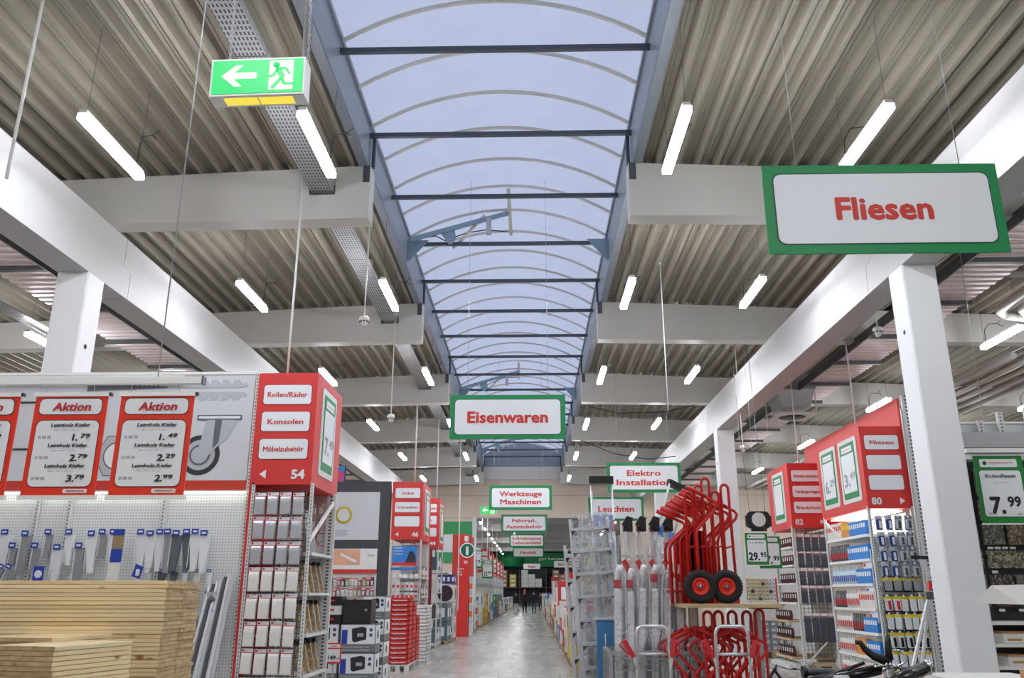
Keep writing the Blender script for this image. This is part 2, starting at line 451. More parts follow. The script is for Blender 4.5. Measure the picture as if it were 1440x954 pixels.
for i, y in enumerate(BEAM_Y):
    beam(-19.5, -2.41, y, (-3.33, -2.93), inner=-2.41)
    beam(1.50, 21.5, y, None, inner=1.50)
# big longitudinal beams with stepped joint, and columns
for sx, xa, xb in ((-1, -6.76, -6.30), (1, 5.20, 5.67)):
    t = bpy.data.objects.new('main_beam', None); COL.objects.link(t); t.location = (xa, 0, 6.1); struct(t)
    zt, zb_ = 6.97, 6.06
    cuts = [-8, 12.0, 24.3, 36.5, WALL_Y]
    for a, b in zip(cuts[:-1], cuts[1:]):
        g = 0.008
        def step(yc, lo): return [(yc - .12, zt), (yc - .12, zt - .42), (yc + .12, zt - .5), (yc + .12, zb_)] if lo else None
        poly = []
        poly += [(a if a < 0 else a - .12 + g, zt)]
        if a > 0: poly += [(a - .12 + g, zt - .42), (a + .12 + g, zt - .5)]
        poly += [(a if a < 0 else a + .12 + g, zb_)]
        if b < WALL_Y: poly += [(b + .12 - g, zb_), (b + .12 - g, zt - .5), (b - .12 - g, zt - .42), (b - .12 - g, zt)]
        else: poly += [(b, zb_), (b, zt)]
        mb = MB(); mb.prism(poly, xa, xb, 'x'); mb.build('beam_length', LBEAMW, t)
    for k, y in enumerate((10.95, 23.12, 35.3)):
        c = bpy.data.objects.new('column', None); COL.objects.link(c); c.location = ((xa + xb) / 2, y + .23, 0); struct(c)
        mb = MB(); ch = .02
        mb.prism([(xa + ch, y), (xb - ch, y), (xb, y + ch), (xb, y + .46 - ch), (xb - ch, y + .46), (xa + ch, y + .46), (xa, y + .46 - ch), (xa, y + ch)], 0, zb_, 'z')
        mb.build('column_shaft', COLW, c)
        mb = MB(); xf = xb + .001 if sx < 0 else xa - .001
        mb.lathe([(.0, 0), (.035, 0), (.035, .003)], (xf, y + .2, 5.13 if sx > 0 else 5.0), 'x', 16)
        mb.build('bolt_hole', BLACK, c)
# walls
def wall(name, *b, m=CREAM):
    mb = MB(); mb.box(*b); return struct(mb.build(name, m))
wl = struct(MB().box(-19.5, -2.95, WALL_Y, WALL_Y + .3, 0, 8.1).build('wall_back', CREAM))
MB().box(4.6, 21.5, WALL_Y, WALL_Y + .3, 0, 8.1).build('wall_panel', CREAM, wl)
MB().box(-2.95, 4.6, WALL_Y, WALL_Y + .3, 5.46, 8.1).build('wall_panel', CREAM, wl)
MB().box(-3.06, -2.86, WALL_Y - .03, WALL_Y + .33, 0, 5.5).build('wall_panel', WHITE, wl)
for z in (6.55, 5.42): MB().box(-19, 21, WALL_Y - .02, WALL_Y, z, z + .05).build('wall_strip', BEAMW, wl)
wall('wall_left', -19.8, -19.5, -8, 132, 0, 8.2)
wall('wall_right', 21.5, 21.8, -8, 132, 0, 8.2)
wall('wall_front', -19.5, 21.5, -8.3, -8, 0, 9.5)
wall('wall_end', -19.5, 21.5, 130, 130.3, 0, 9.5, m=ANTH)
# second hall ceiling
c2 = MB(); pts = []
for i in range(86):
    y = WALL_Y + .3 + i
    pts += [(y, 7.9), (y + .45, 7.9), (y + .55, 8.02), (y + .9, 8.02)]
m_ = len(pts); c2.add([(-19.5, a, z) for a, z in pts] + [(21.5, a, z) for a, z in pts], [(i, i + 1, i + 1 + m_, i + m_) for i in range(m_ - 1)])
struct(c2.build('ceiling', mat('second_hall_deck', (150, 150, 146), 0.6)))
for k in range(8):
    mb = MB(); y = 50 + k * 10
    mb.box(-19.5, 21.5, y, y + .2, 7.4, 7.9); struct(mb.build('cross_beam', mat('grey_beam', (150, 148, 144), 0.6)))

# barrel skylight -------------------------------------------------------------
XL, XR, ZS, ZT = -2.45, 1.57, 8.60, 9.20
cxs = (XL + XR) / 2; hw = (XR - XL) / 2; sag = ZT - ZS; rad = (hw * hw + sag * sag) / (2 * sag); am = math.asin(hw / rad)
def arc(k, n, dz=0.0): a = -am + 2 * am * k / n; return (cxs + (rad + dz) * math.sin(a), ZT - rad + (rad + dz) * math.cos(a))
SKY1 = 43.2
sk = thing('barrel_skylight', 'long arched skylight of milky blue panels down the middle of the roof', 'skylight', (cxs, 0, 8.5))
y0s = 11.3 - 17 * P
nrib = int((SKY1 - y0s) / P) + 1
n = 16
ribm = MB(); ribm2 = []
pr = MB()
for k in range(n): 
    (xa, za), (xb, zb_) = arc(k, n, .012), arc(k + 1, n, .012)
    pr.add([(xa, 0, za), (xb, 0, zb_), (xb, P, zb_), (xa, P, za)], [(0, 1, 2, 3)], smooth=True)
pan0 = pr.build('glazing_panel', GLAZE, None, False)
rb = MB()
for k in range(n):
    (xa, za), (xb, zb_) = arc(k, n, -.012), arc(k + 1, n, -.012); (xc, zc), (xd, zd) = arc(k, n, -.052), arc(k + 1, n, -.052)
    v = [(xa, -.022, za), (xb, -.022, zb_), (xb, .022, zb_), (xa, .022, za), (xc, -.022, zc), (xd, -.022, zd), (xd, .022, zd), (xc, .022, zc)]
    rb.add(v, [(0, 4, 5, 1), (2, 6, 7, 3), (4, 7, 6, 5), (0, 1, 2, 3)])
rib0 = rb.build('arched_rib', RIB, None, False)
tie = MB(); tie.box(XL, XR, -.03, .03, 8.38, 8.45); tie0 = tie.build('tie_bar', TIE, None, False)
for k in range(nrib):
    y = y0s + k * P
    for src, pre in ((pan0, 1), (rib0, 1), (tie0, (k % 2) == 1)):
        if not pre: continue
        if src is pan0 and k == nrib - 1: continue
        o = src.copy(); COL.objects.link(o); o.parent = sk; o.location = Vector((0, y, 0)) - sk.location
    if (k - 17) % 6 == 0:
        for x in (XL + .05, XR - .05):
            MB().box(x - .025, x + .025, y + .10, y + .15, 7.92, 8.45).build('tie_post', TIE, sk)
for o in (pan0, rib0, tie0): bpy.data.objects.remove(o)
for x, s_ in ((XL, -1), (XR, 1)):
    a, b = sorted((x, x + s_ * .05))
    MB().box(a, b, -8, SKY1, 7.90, 8.62).build('curb', CURB, sk)
    MB().box(min(x, x + s_ * -.035), max(x, x + s_ * -.035), -8, SKY1, 8.56, 8.63).build('curb_rail', CURB, sk)
    a, b = sorted((x, x + s_ * .14))
    MB().box(a, b, -8, SKY1, 7.885, 7.915).build('curb_flange', CURB, sk)
mb = MB(); mb.prism([(XL, 7.9)] + [arc(k, n, .012) for k in range(n + 1)] + [(XR, 7.9)], SKY1, SKY1 + .05); mb.build('end_panel', CURB, sk)
MB().box(XL, XR, SKY1 - .12, SKY1, 7.3, 7.95).build('end_beam', BEAMW, sk)
# vent openers (blue-grey plates, arm, cream post between ribs)
OPN = mat('opener_blue_steel', (128, 152, 168), 0.4, 0.4)
for i, yb in enumerate((15.48, 28.02, 40.5)):
    t = thing('vent_opener', nth(i + 1) + ' roof vent opener counted from the camera, blue-grey arm under the skylight ribs', 'vent opener', (-1.4, yb, 8.5), 'roof vent openers under the skylight')
    mb = MB(); mb.bar((XL + .1, yb - .25, 8.42), (-.42, yb - .15, 9.02), .05, .09); mb.build('arm', OPN, t)
    mb = MB(); mb.bar((XL + .9, yb + .1, 8.36), (-.9, yb - .2, 8.95), .045, .05); mb.build('strut', RIB, t)
    mb = MB(); mb.prism([(-1.78, 8.58), (-1.50, 8.66), (-1.47, 8.46), (-1.55, 8.34), (-1.62, 8.34)], yb - .2, yb - .17); mb.build('drive_plate', OPN, t)
    for x, s_ in ((XL, 1), (XR, -1)):
        mb = MB(); mb.prism([(x, 8.45), (x + s_ * .42, 8.45), (x + s_ * .05, 8.0), (x, 8.0)], yb - .13, yb - .1); mb.build('gusset_plate', OPN, t)
    mb = MB(); mb.bar((-.4, yb - 1.0, 9.10), (-.4, yb + 1.08, 9.10), .07, .06); mb.build('ridge_bar', RIB, t)
    mb = MB(); mb.tube([(-2.3, yb + .1, 8.3), (-2.2, yb, 8.55), (-1.9, yb, 8.6), (-1.7, yb - .1, 8.45), (-1.3, yb + .2, 8.75), (-.9, yb + .6, 9.0), (-.45, yb + .9, 9.08)], .012, 6); mb.build('cable', BLACK, t)
    mb = MB(); mb.box(-.86, -.76, yb - .3, yb - .24, 8.5, 8.86); mb.build('motor_box', GALV, t)
# cable tray threaded through the beams
t = thing('cable_tray', 'perforated grey cable tray running through the beam notches beside the skylight', 'cable tray', (-3.13, 0, 7.5))
for k in range(17):
    y = -7 + k * 3.0
    if y + 2.98 > WALL_Y: break
    mb = MB(); mb.box(-3.30, -2.96, y, y + 2.98, 7.47, 7.485); mb.box(-3.30, -3.285, y, y + 2.98, 7.485, 7.56); mb.box(-2.975, -2.96, y, y + 2.98, 7.485, 7.56)
    mb.build('tray_length', TRAYM, t)
mb = MB()
for k in range(16): mb.box(-3.2 , -3.06, -6 + k * 3.0, -5.98 + k * 3.0, 7.485, 7.9)
mb.build('tray_hanger', GALV, t)
mb = MB()
for x in (-3.22, -3.15, -3.05): mb.tube([(x, -7, 7.50), (x + .01, 18, 7.50), (x, 43, 7.50)], .018, 6)
mb.build('cable', DGREY, t)
t = thing('cable_tray', 'perforated grey cable tray above the promotional banner bay beyond the white column', 'cable tray', (-9.2, 0, 6.9))
MB().box(-10.0, -9.66, 4, 17.5, 6.76, 6.78).build('tray_length', TRAYM, t); MB().box(-10.0, -9.98, 4, 17.5, 6.78, 6.84).build('tray_side', GALV, t)

# ---------------------------------------------------------------- tube lamps
TUBE = mat('lit_tube', (246, 249, 255), 0.5, emit=TUBE_STRENGTH)
WARM = TUBE
def make_lamp():
    t = proto('tube_lamp')
    MB().box(-.045, .045, 0, 1.42, .035, .085).build('housing', WHITE, t, False)
    MB().box(-.055, .055, 0.0, 1.42, -.035, .035).build('tube', TUBE, t, False)
    mb = MB()
    for y in (.08, 1.34): mb.tube([(0, y, .08), (.01, y, 1.2)], .0035, 5)
    mb.build('hanging_wire', DGREY, t, False)
    mb = MB(); mb.tube([(0, 1.3, .08), (.01, 1.28, .35), (.07, 1.2, .45), (.22, 1.15, .44), (.3, 1.1, .36)], .008, 5)
    mb.tube([(.22, 1.15, .44), (.3, 1.16, .52)], .006, 5)
    mb.build('supply_cable', BLACK, t, False)
    return t
L0 = make_lamp(); used = [False]
ROWS = [(-4.93, 'outer row over the timber'), (-2.49, 'inner row beside the cable tray'), (1.72, 'inner row across the skylight'), (3.90, 'outer row beyond the skylight')]
LY = [-4.3, 1.9, 7.95, 13.1, 18.85, 24.85, 31.1, 37.4]
for ri, (x, rn) in enumerate(ROWS):
    for k, y in enumerate(LY):
        o = L0 if not used[0] else copy_tree(L0); used[0] = True
        o.location = (x, y, 6.7); o.name = 'tube_lamp'
        tag(o, nth(k + 1) + ' lit white tube lamp from the camera, ' + rn, 'lamp', 'hanging tube lamps of the main hall')
for bi, (x, rn) in enumerate(((-9.9, 'in the bay past the column on the timber side'), (-14.2, 'along the outer wall on the timber side'), (9.42, 'in the bay past the column on the tile side'), (13.6, 'along the outer wall on the tile side'))):
    for k, y in enumerate((3.0, 9.3, 15.4, 21.6, 27.8, 34.2, 40.2)):
        o = copy_tree(L0); o.location = (x, y, 6.55)
        if abs(x) > 9: o.rotation_euler = (0, 0, 0)
        tag(o, nth(k + 1) + ' lit white tube lamp ' + rn, 'lamp', 'hanging tube lamps of the side bays')
for k in range(12):
    for x, rn in ((-7.5, 'past the numbered racks'), (-4.0, 'over the numbered racks'), (-1.6, 'on the rack side of the aisle'), (6.5, 'past the promotional pallets')):
        o = copy_tree(L0); o.location = (x, 46.5 + k * 6.5, 7.0)
        tag(o, nth(k + 1) + ' lit tube lamp of the rear hall, ' + rn, 'lamp', 'tube lamps of the second hall')
# smoke detectors
def detector(x, y, z, label):
    t = thing('smoke_detector', label, 'smoke detector', (x, y, z), 'hanging smoke detectors')
    MB().lathe([(0, -.07), (.045, -.065), (.055, -.02), (.06, -.018), (.075, .02), (.085, .03), (.085, .06), (.06, .09), (0, .1)], (x, y, z), 'z', 20).build('housing', WHITE, t)
    mb = MB()
    for k in range(8): a = R(45 * k + 10); mb.box(x + .066 * math.cos(a) - .012, x + .066 * math.cos(a) + .012, y + .066 * math.sin(a) - .012, y + .066 * math.sin(a) + .012, z - .012, z + .012)
    mb.build('sensor_slot', BLACK, t)
    MB().tube([(x, y, z + .09), (x, y, zdeck(x) + .13)], .012, 6).build('stem', WHITE, t)
detector(-2.72, 12.9, 5.92, 'white round smoke detector hanging near the cable tray before the second beam')
detector(5.9, 13.6, 5.90, 'white round smoke detector hanging beside the white column over the tile display')
detector(-3.0, 17.5, 5.25, 'white round smoke detector hanging lower beside the Eisenwaren sign')
detector(5.35, 21.0, 5.15, 'white round smoke detector beyond the red hand trucks')
# slender vertical supply poles (aisle power poles) and tension wires
def pole(x, y, z0, label, r=.012, z1=None):
    t = thing('ceiling_rod', label, 'rod', (x, y, z0), 'thin rods down from the roof to the racks')
    MB().tube([(x, y, z0), (x, y, (z1 or zdeck(x)) + .12)], r, 8).build('rod', WHITE, t)
    MB().lathe([(r * 2.4, 0), (r * 2.4, .03), (0, .03)], (x, y, (z1 or zdeck(x)) - .03), 'z', 12).build('ceiling_plate', WHITE, t)
pole(-3.37, 11.1, 4.47, 'slim white rod rising from the sign box reading Konsolen', .016)
pole(-3.4, 24.4, 4.7, 'slim white rod rising from the sign box reading Dübel', .02)
pole(-3.2, 28.5, 4.7, 'slim white rod rising from the partly hidden sign box behind Dübel', .02)
pole(-2.55, 30.0, 1.1, 'slim white rod down to the stand beside the info pillar', .022)
pole(6.7, 21.0, 4.7, 'slim white rod rising from the sign box reading Kabeltrommeln', .016)
pole(6.9, 17.6, 4.9, 'slim white rod rising from the sign box with price sheets', .016)
pole(2.55, 15.2, 4.9, 'slim white rod between the Elektro sign and the skylight', .010)
pole(-8.6, 15.0, 3.5, 'slim white rod in the bay beyond the timber column', .02)
# loose black cables slung between lamps
for i, pts in enumerate(([(1.7, 23.9, 6.9), (2.6, 24, 6.72), (3.9, 24, 6.75), (4.8, 24, 6.95)], [(1.8, 30.0, 7.0), (3.0, 30, 6.5), (4.2, 30, 6.3), (5.3, 30, 6.4)])):
    tag(MB().tube(pts, .014, 6).build('slung_cable', BLACK), 'black cable slung in a loop before the ' + nth(i + 4) + ' beam past the skylight', 'cable')
# pipes in the tile-side bay
t = thing('heating_pipe', 'white insulated heating pipes with bends under the roof of the tile side bay', 'pipe', (9.5, 14, 6.9))
for k, x in enumerate((9.1, 9.55)):
    mb = MB(); mb.tube([(x + 2.6, 16.6, 6.95), (x + .35, 15.9, 6.95), (x + .08, 15.6, 6.95), (x, 15.2, 6.95), (x, 14.2, 7.0), (x + .1, 12, 7.0)], .085, 12); mb.build('pipe_run', BEAMW, t)
for y in (13.1, 14.3):
    mb = MB(); mb.tube([(8.7, y, 7.2), (12.5, y, 7.2)], .055, 10); mb.build('branch_pipe', BEAMW, t)
for x, y in ((9.2, 14.3), (9.5, 13.1)):
    mb = MB(); mb.lathe([(0, -.07), (.085, -.06), (.085, .06), (0, .07)], (x, y, 7.2), 'x', 12); mb.build('valve', mat('orange_valve', (190, 92, 50), .5), t)
t = thing('ventilation_pipe', 'long parallel grey pipes below the deck in the tile side bay', 'pipe', (11, 20, 6.8))
for k in range(5):
    x = 10.9 + k * .45
    mb = MB(); mb.tube([(x, 18.3, 6.8), (x + .03, 43, 6.8)], .075, 10); mb.build('pipe_run', BEAMW, t)
# air heater hanging by the beam
t = thing('air_heater', 'grey metal ceiling air heater with round outlet hanging beside the main beam', 'air heater', (6.95, 21.9, 6.2))
MB().box(6.45, 7.55, 21.6, 22.6, 6.85, 7.25).build('top_duct', GALV, t)
mb = MB(); v = [(6.5, 21.6), (7.5, 21.6), (7.5, 22.6), (6.5, 22.6)]; u = [(6.62, 21.72), (7.4, 21.72), (7.4, 22.5), (6.62, 22.5)]
mb.add([(a, b, 6.85) for a, b in v] + [(a, b, 6.38) for a, b in u], [(0, 1, 5, 4), (1, 2, 6, 5), (2, 3, 7, 6), (3, 0, 4, 7), (4, 5, 6, 7)]); mb.build('casing', GALV, t)
mb = MB(); mb.box(6.5, 7.5, 21.6, 22.6, 6.18, 6.22); mb.build('outlet_plate', WHITE, t)
mb = MB(); mb.lathe([(.0, -.01), (.33, -.01), (.35, 0), (.35, .02)], (7.0, 22.1, 6.175), 'z', 24); mb.build('round_outlet', BLACK, t)
for a, b in v: MB().bar((a, b, 6.2), (a, b, 6.9), .02).build('corner_strut', GALV, t)
mb = MB()
for x in (6.5, 7.5): mb.tube([(x, 22.1, 7.25), (x, 22.1, 7.75)], .012, 6)
mb.build('hanger', DGREY, t)
# ================================================================ hanging signs
def wires(t, pts, m=GALV, r=.004):
    for p, q in pts: MB().tube([p, q], r, 5).build('hanging_wire', m, t)
def hang_sign(lines, x0, x1, y, z0, z1, label, border=.085, caps=None, wf=None, group='green framed department signs', ztop=None, frame=GREEN):
    t = thing('department_sign', label, 'sign', ((x0 + x1) / 2, y, z0), group)
    MB().box(x0, x1, y, y + .02, z0, z1).build('board', frame, t)
    cx, cz, W_, H = (x0 + x1) / 2, (z0 + z1) / 2, x1 - x0 - 2 * border, z1 - z0 - 2 * border
    MB().prism(rrect(cx, cz, W_ + .02, H + .02, .07), y - .003, y).build('outline', DGREEN, t)
    MB().prism(rrect(cx, cz, W_, H, .065), y - .006, y).build('panel', PANELW, t)
    n = len(lines)
    for i, s in enumerate(lines):
        h = caps or (.20 if n == 1 else .155)
        zc = cz + (0 if n == 1 else (.5 - i) * (h * 1.62))
        text(s, cx, y - .006, zc, h, LETRED, t, wd=wf[i] if wf else None, bold=.034 if n == 1 else .026)
    wires(t, [((x0 + .3, y + .01, z1), (x0 + .3, y + .01, (ztop or zdeck(x0)) + .12)), ((x1 - .3, y + .01, z1), (x1 - .3, y + .01, (ztop or zdeck(x1)) + .12))])
    return t
hang_sign(['Fliesen'], 2.01, 4.01, 6.5, 4.375, 5.20, 'large green framed hanging sign reading Fliesen, biggest of the signs', caps=.205, wf=[.82], border=.09)
hang_sign(['Eisenwaren'], -1.40, .60, 14.18, 4.20, 4.98, 'green framed hanging sign reading Eisenwaren under the skylight', caps=.20, wf=[1.40], ztop=9.1)
hang_sign(['Werkzeuge', 'Maschinen'], -1.34, .66, 26.77, 4.2, 4.97, 'green framed hanging sign reading Werkzeuge Maschinen', wf=[1.35, 1.30], ztop=9.1)
hang_sign(['Fahrrad-', 'Autozubehör'], -1.31, .69, 36.9, 4.2, 4.97, 'green framed hanging sign reading Fahrrad-Autozubehör', wf=[1.05, 1.58], ztop=9.1)
hang_sign(['Schreibwaren', 'Lebensmittel'], -1.27, .73, 48.66, 4.2, 4.94, 'green framed hanging sign reading Schreibwaren Lebensmittel', wf=[1.66, 1.62], ztop=7.9)
hang_sign(['Haushalt'], -1.30, .85, 59.0, 4.05, 4.75, 'green framed hanging sign reading Haushalt', caps=.2, wf=[1.1], ztop=7.9)
hang_sign(['Elektro', 'Installation'], 2.06, 4.06, 22.75, 4.27, 5.08, 'green framed hanging sign reading Elektro Installation behind the hand trucks', wf=[.92, 1.5])
hang_sign(['Leuchten'], 2.07, 4.07, 30.72, 4.18, 5.04, 'green framed hanging sign reading Leuchten under the Elektro sign', caps=.2, wf=[1.3])
hang_sign(['Farben'], 2.8, 4.8, 75, 4.3, 5.1, 'green framed hanging sign reading Farben beside the step ladders', caps=.25, ztop=7.9)
hang_sign(['Tapeten'], 2.75, 4.75, 62, 5.05, 5.8, 'green framed hanging sign partly hidden above the Farben sign', caps=.25, ztop=7.9)
hang_sign(['Bad-Sanitär'], 2.1, 4.5, 82, 4.05, 4.7, 'pale hanging sign reading Bad-Sanitär before the green fascia', border=.03, caps=.25, ztop=7.9)
hang_sign(['Regale'], -1.0, 1.0, 100, 4.4, 5.05, 'pale hanging sign reading Regale at the end of the aisle', border=.03, caps=.24, ztop=7.9)

# ---------------------------------------------------------------- exit signs
LIT = mat('lit_green_acrylic', (0, 176, 84), .4, emit=.42)
LITW = mat('lit_white_symbol', (250, 244, 220), .4, emit=.36)
LITY = mat('lit_yellow_lens', (230, 208, 70), .4, emit=.4)
def exit_sign(x0, x1, y, z0, z1, dpt, label, chains=True, zc=7.9):
    t = thing('exit_sign', label, 'exit sign', ((x0 + x1) / 2, y, z0), 'lit green escape signs')
    MB().box(x0, x1, y, y + dpt, z0, z1).build('housing', WHITE, t)
    W_, H = x1 - x0, z1 - z0
    MB().box(x0 + .02 * W_, x1 - .02 * W_, y - .004, y, z0 + .05 * H, z1 - .05 * H).build('green_face', LIT, t)
    def PX(u, v): return (x0 + u * W_, z0 + v * H)
    q = lambda pts: [PX((u - 110) / 1160, 1 - (v - 100) / 480) for u, v in pts]
    mb = MB(); mb.prism(list(reversed([PX(.12, .52), PX(.27, .80), PX(.345, .80), PX(.245, .60), PX(.49, .60), PX(.49, .44), PX(.245, .44), PX(.335, .24), PX(.26, .24)])), y - .008, y - .004)
    mb.build('arrow', LITW, t)
    mb = MB(); mb.prism([PX(.625, .12), PX(.88, .12), PX(.88, .90), PX(.625, .90)], y - .008, y - .004); mb.build('doorway_symbol', LITW, t)
    mb = MB(); yy = y - .010
    def bar(a, b, wd): (xa, za), (xb, zb_) = PX(*a), PX(*b); mb.bar((xa, yy, za), (xb, yy, zb_), .004, wd * H)
    mb.lathe([(0, -.002), (.065 * H * 1.2, -.002), (.065 * H * 1.2, .002), (0, .002)], (PX(.70, .78)[0], yy, PX(.70, .78)[1]), 'y', 14)
    for a, b, wd in (((.715, .70), (.775, .42), .13), ((.73, .68), (.80, .68), .06), ((.80, .68), (.845, .52), .06), ((.72, .66), (.665, .47), .06), ((.665, .47), (.61, .48), .06), ((.765, .42), (.79, .26), .08), ((.79, .26), (.89, .26), .06), ((.75, .40), (.66, .14), .08)):
        (xa, za), (xb, zb_) = PX(*a), PX(*b); d = Vector((xb - xa, 0, zb_ - za)).normalized(); nn = Vector((-d.z, 0, d.x)) * wd * H / 2
        pa, pb = Vector((xa, 0, za)), Vector((xb, 0, zb_))
        mb.prism([((pa + nn).x, (pa + nn).z), ((pb + nn).x, (pb + nn).z), ((pb - nn).x, (pb - nn).z), ((pa - nn).x, (pa - nn).z)], y - .012, y - .008)
    mb.build('running_figure', LIT, t)
    for a, b in ((.14, .49), (.51, .87)):
        MB().box(x0 + a * W_, x0 + b * W_, y + .025, y + dpt - .025, z0 - .004, z0).build('light_lens', LITY, t)
    if chains:
        mb = MB(); x = x1 - .03; mb.tube([(x, y + dpt * .6, z1), (x, y + dpt * .6, zdeck(x))], .016, 8); mb.build('hanging_rod', GALV, t)
        for x in (x0 + .09, x1 - .0):
            mb = MB(); z = z1; k = 0
            while z < z1 + 2.4:
                pts = []
                for j in range(8):
                    a = 2 * math.pi * j / 8; u, v = .008 * math.cos(a), .018 * math.sin(a)
                    pts.append((x + (u if k % 2 else 0), y + dpt * .5 + (0 if k % 2 else u), z + .014 + v))
                mb.tube(pts, .003, 4, closed=True); z += .029; k += 1
            mb.build('chain', GALV, t, tagk='stuff')
    else: wires(t, [((x0 + .1, y + .05, z1), (x0 + .1, y + .05, zc)), ((x1 - .1, y + .05, z1), (x1 - .1, y + .05, zc))])
    return t
e1 = exit_sign(-2.05, -1.44, 4.6, 4.71, 4.985, .13, 'large lit green escape sign on a rod and chains near the ceiling')
e1.rotation_euler = (0, R(-1.5), R(0))
exit_sign(-1.93, -1.32, 32.0, 4.54, 4.83, .1, 'small lit green escape sign below the Werkzeuge sign', False, 9.1)
# long chains that carry the promotion rail
t = thing('hanging_chain', 'thin long chain from the roof down to the promotion rail', 'chain', (-2.3, 4.95, 2.93))
mb = MB(); mb.tube([(-2.30, 4.93, 2.93), (-2.30, 4.93, 6.0), (-2.32, 4.93, 7.9)], .0045, 5); mb.build('chain', GALV, t)
t = thing('hanging_chain', 'thin chain hanging beside the column over the tile display', 'chain', (6.9, 12.6, 4.2))
mb = MB(); mb.tube([(6.66, 12.22, 4.0), (6.77, 12.22, 7.9)], .006, 5); mb.build('chain', GALV, t)
t = thing('ceiling_rod', 'slim bright rod with crossbar near the frame corner above the timber', 'rod', (-3.55, 6.0, 5.4))
MB().tube([(-4.40, 6.2, 5.0), (-4.38, 6.2, 7.83)], .014, 8).build('rod', WHITE, t)
MB().tube([(-4.38, 6.2, 7.80), (-2.7, 6.2, 7.86)], .014, 8).build('cross_rod', WHITE, t)

# ================================================================ promotion posters on the rail
def poster(x0, x1, y, z0, z1, rows, label, head='Aktion'):
    t = thing('promotion_poster', label, 'poster', ((x0 + x1) / 2, y, z0), 'red promotion posters on the rail')
    W_, H = x1 - x0, z1 - z0
    MB().box(x0, x1, y, y + .006, z0, z1).build('red_sheet', mat('poster_red', (222, 52, 26), .45), t)
    for z in (z0 - .022, z1): MB().box(x0 - .012, x1 + .012, y - .008, y + .014, z, z + .024).build('clip_rail', WHITE, t)
    MB().box(x1 + .006, x1 + .02, y - .01, y + .016, z1 + .002, z1 + .022).build('end_cap', BLACK, t)
    cx = (x0 + x1) / 2
    for (zc, h, r_) in ((z1 - .105 * H, .16 * H, .03), (z0 + .42 * H, .66 * H, .035)):
        MB().prism(rrect(cx, zc, W_ * .87, h + .008, r_), y - .0015, y).build('outline', INK, t)
        MB().prism(rrect(cx, zc, W_ * .855, h, r_), y - .003, y).build('panel', PANELW, t)
    text(head, cx + .01, y - .003, z1 - .105 * H, .085 * H, mat('poster_title_red', (200, 34, 44), .5), t, wd=W_ * .53, bold=.025, slant=.15)
    for i, (nm, sz, pr_) in enumerate(rows):
        zc = z0 + H * (.705 - .205 * i)
        text(nm, cx + .02, y - .003, zc, .036 * H, INK, t, wd=W_ * .54, bold=.012, slant=.12)
        text(sz, cx + .0, y - .003, zc - .052 * H, .015 * H, GREYINK, t, wd=W_ * .34)
        text(pr_[0], 0, y - .003, zc - .125 * H, .066 * H, INK, t, bold=.03, slant=.1, left=cx + W_ * .09, wd=W_ * (.075 if pr_[0][0] == '1' else .11))
        text(pr_[1], 0, y - .003, zc - .110 * H, .042 * H, INK, t, bold=.025, slant=.1, left=cx + W_ * .205, wd=W_ * .13)
        mb = MB()
        for k in range(14):
            if k % 5 != 3: mb.box(x0 + W_ * (.12 + .014 * k), x0 + W_ * (.12 + .014 * k + .008), y - .004, y - .003, zc - .14 * H, zc - .11 * H)
        mb.build('barcode_print', GREYINK, t)
    MB().prism(rrect(x1 - W_ * .27, z0 + .045 * H, W_ * .32, .042 * H, .008), y - .003, y).build('shop_badge', PANELW, t)
    text('hagebaumarkt', x1 - W_ * .26, y - .003, z0 + .05 * H, .015 * H, LETRED, t, wd=W_ * .24, bold=.01)
    wires(t, [((x0 + .05, y + .01, z1 + .02), (x0 + .05, y + .01, z1 + .072)), ((x1 - .1, y + .01, z1 + .02), (x1 - .1, y + .01, z1 + .072))], r=.002)
    return t
rr = lambda s, *p: [('Leimholz Kiefer', s[i], p[i]) for i in range(3)]
poster(-2.495, -2.045, 4.9, 2.205, 2.805, rr(('600 x 200 x 18 mm', '600 x 300 x 18 mm', '600 x 400 x 18 mm'), ('1.', '49'), ('2.', '29'), ('2.', '99')), 'red Aktion poster with prices 1.49, 2.29 and 2.99, closest to the aisle')
poster(-3.020, -2.575, 4.9, 2.205, 2.805, rr(('900 x 200 x 18 mm', '800 x 300 x 18 mm', '800 x 400 x 18 mm'), ('1.', '79'), ('2.', '79'), ('3.', '79')), 'red Aktion poster with prices 1.79, 2.79 and 3.79, middle of three')
poster(-3.565, -3.117, 4.9, 2.205, 2.805, rr(('1200 x 200 x 18 mm', '1200 x 300 x 18 mm', '1200 x 400 x 18 mm'), ('2.', '49'), ('3.', '99'), ('4.', '99')), 'red Aktion poster cut off at the picture edge beside the others')
t = thing('promotion_rail', 'white horizontal rail that carries the red promotion posters', 'rail', (-2.9, 4.92, 2.88))
MB().box(-3.9, -2.005, 4.90, 4.945, 2.885, 2.925).build('rail', WHITE, t)
MB().box(-2.012, -2.003, 4.895, 4.95, 2.88, 2.93).build('end_cap', DGREY, t)

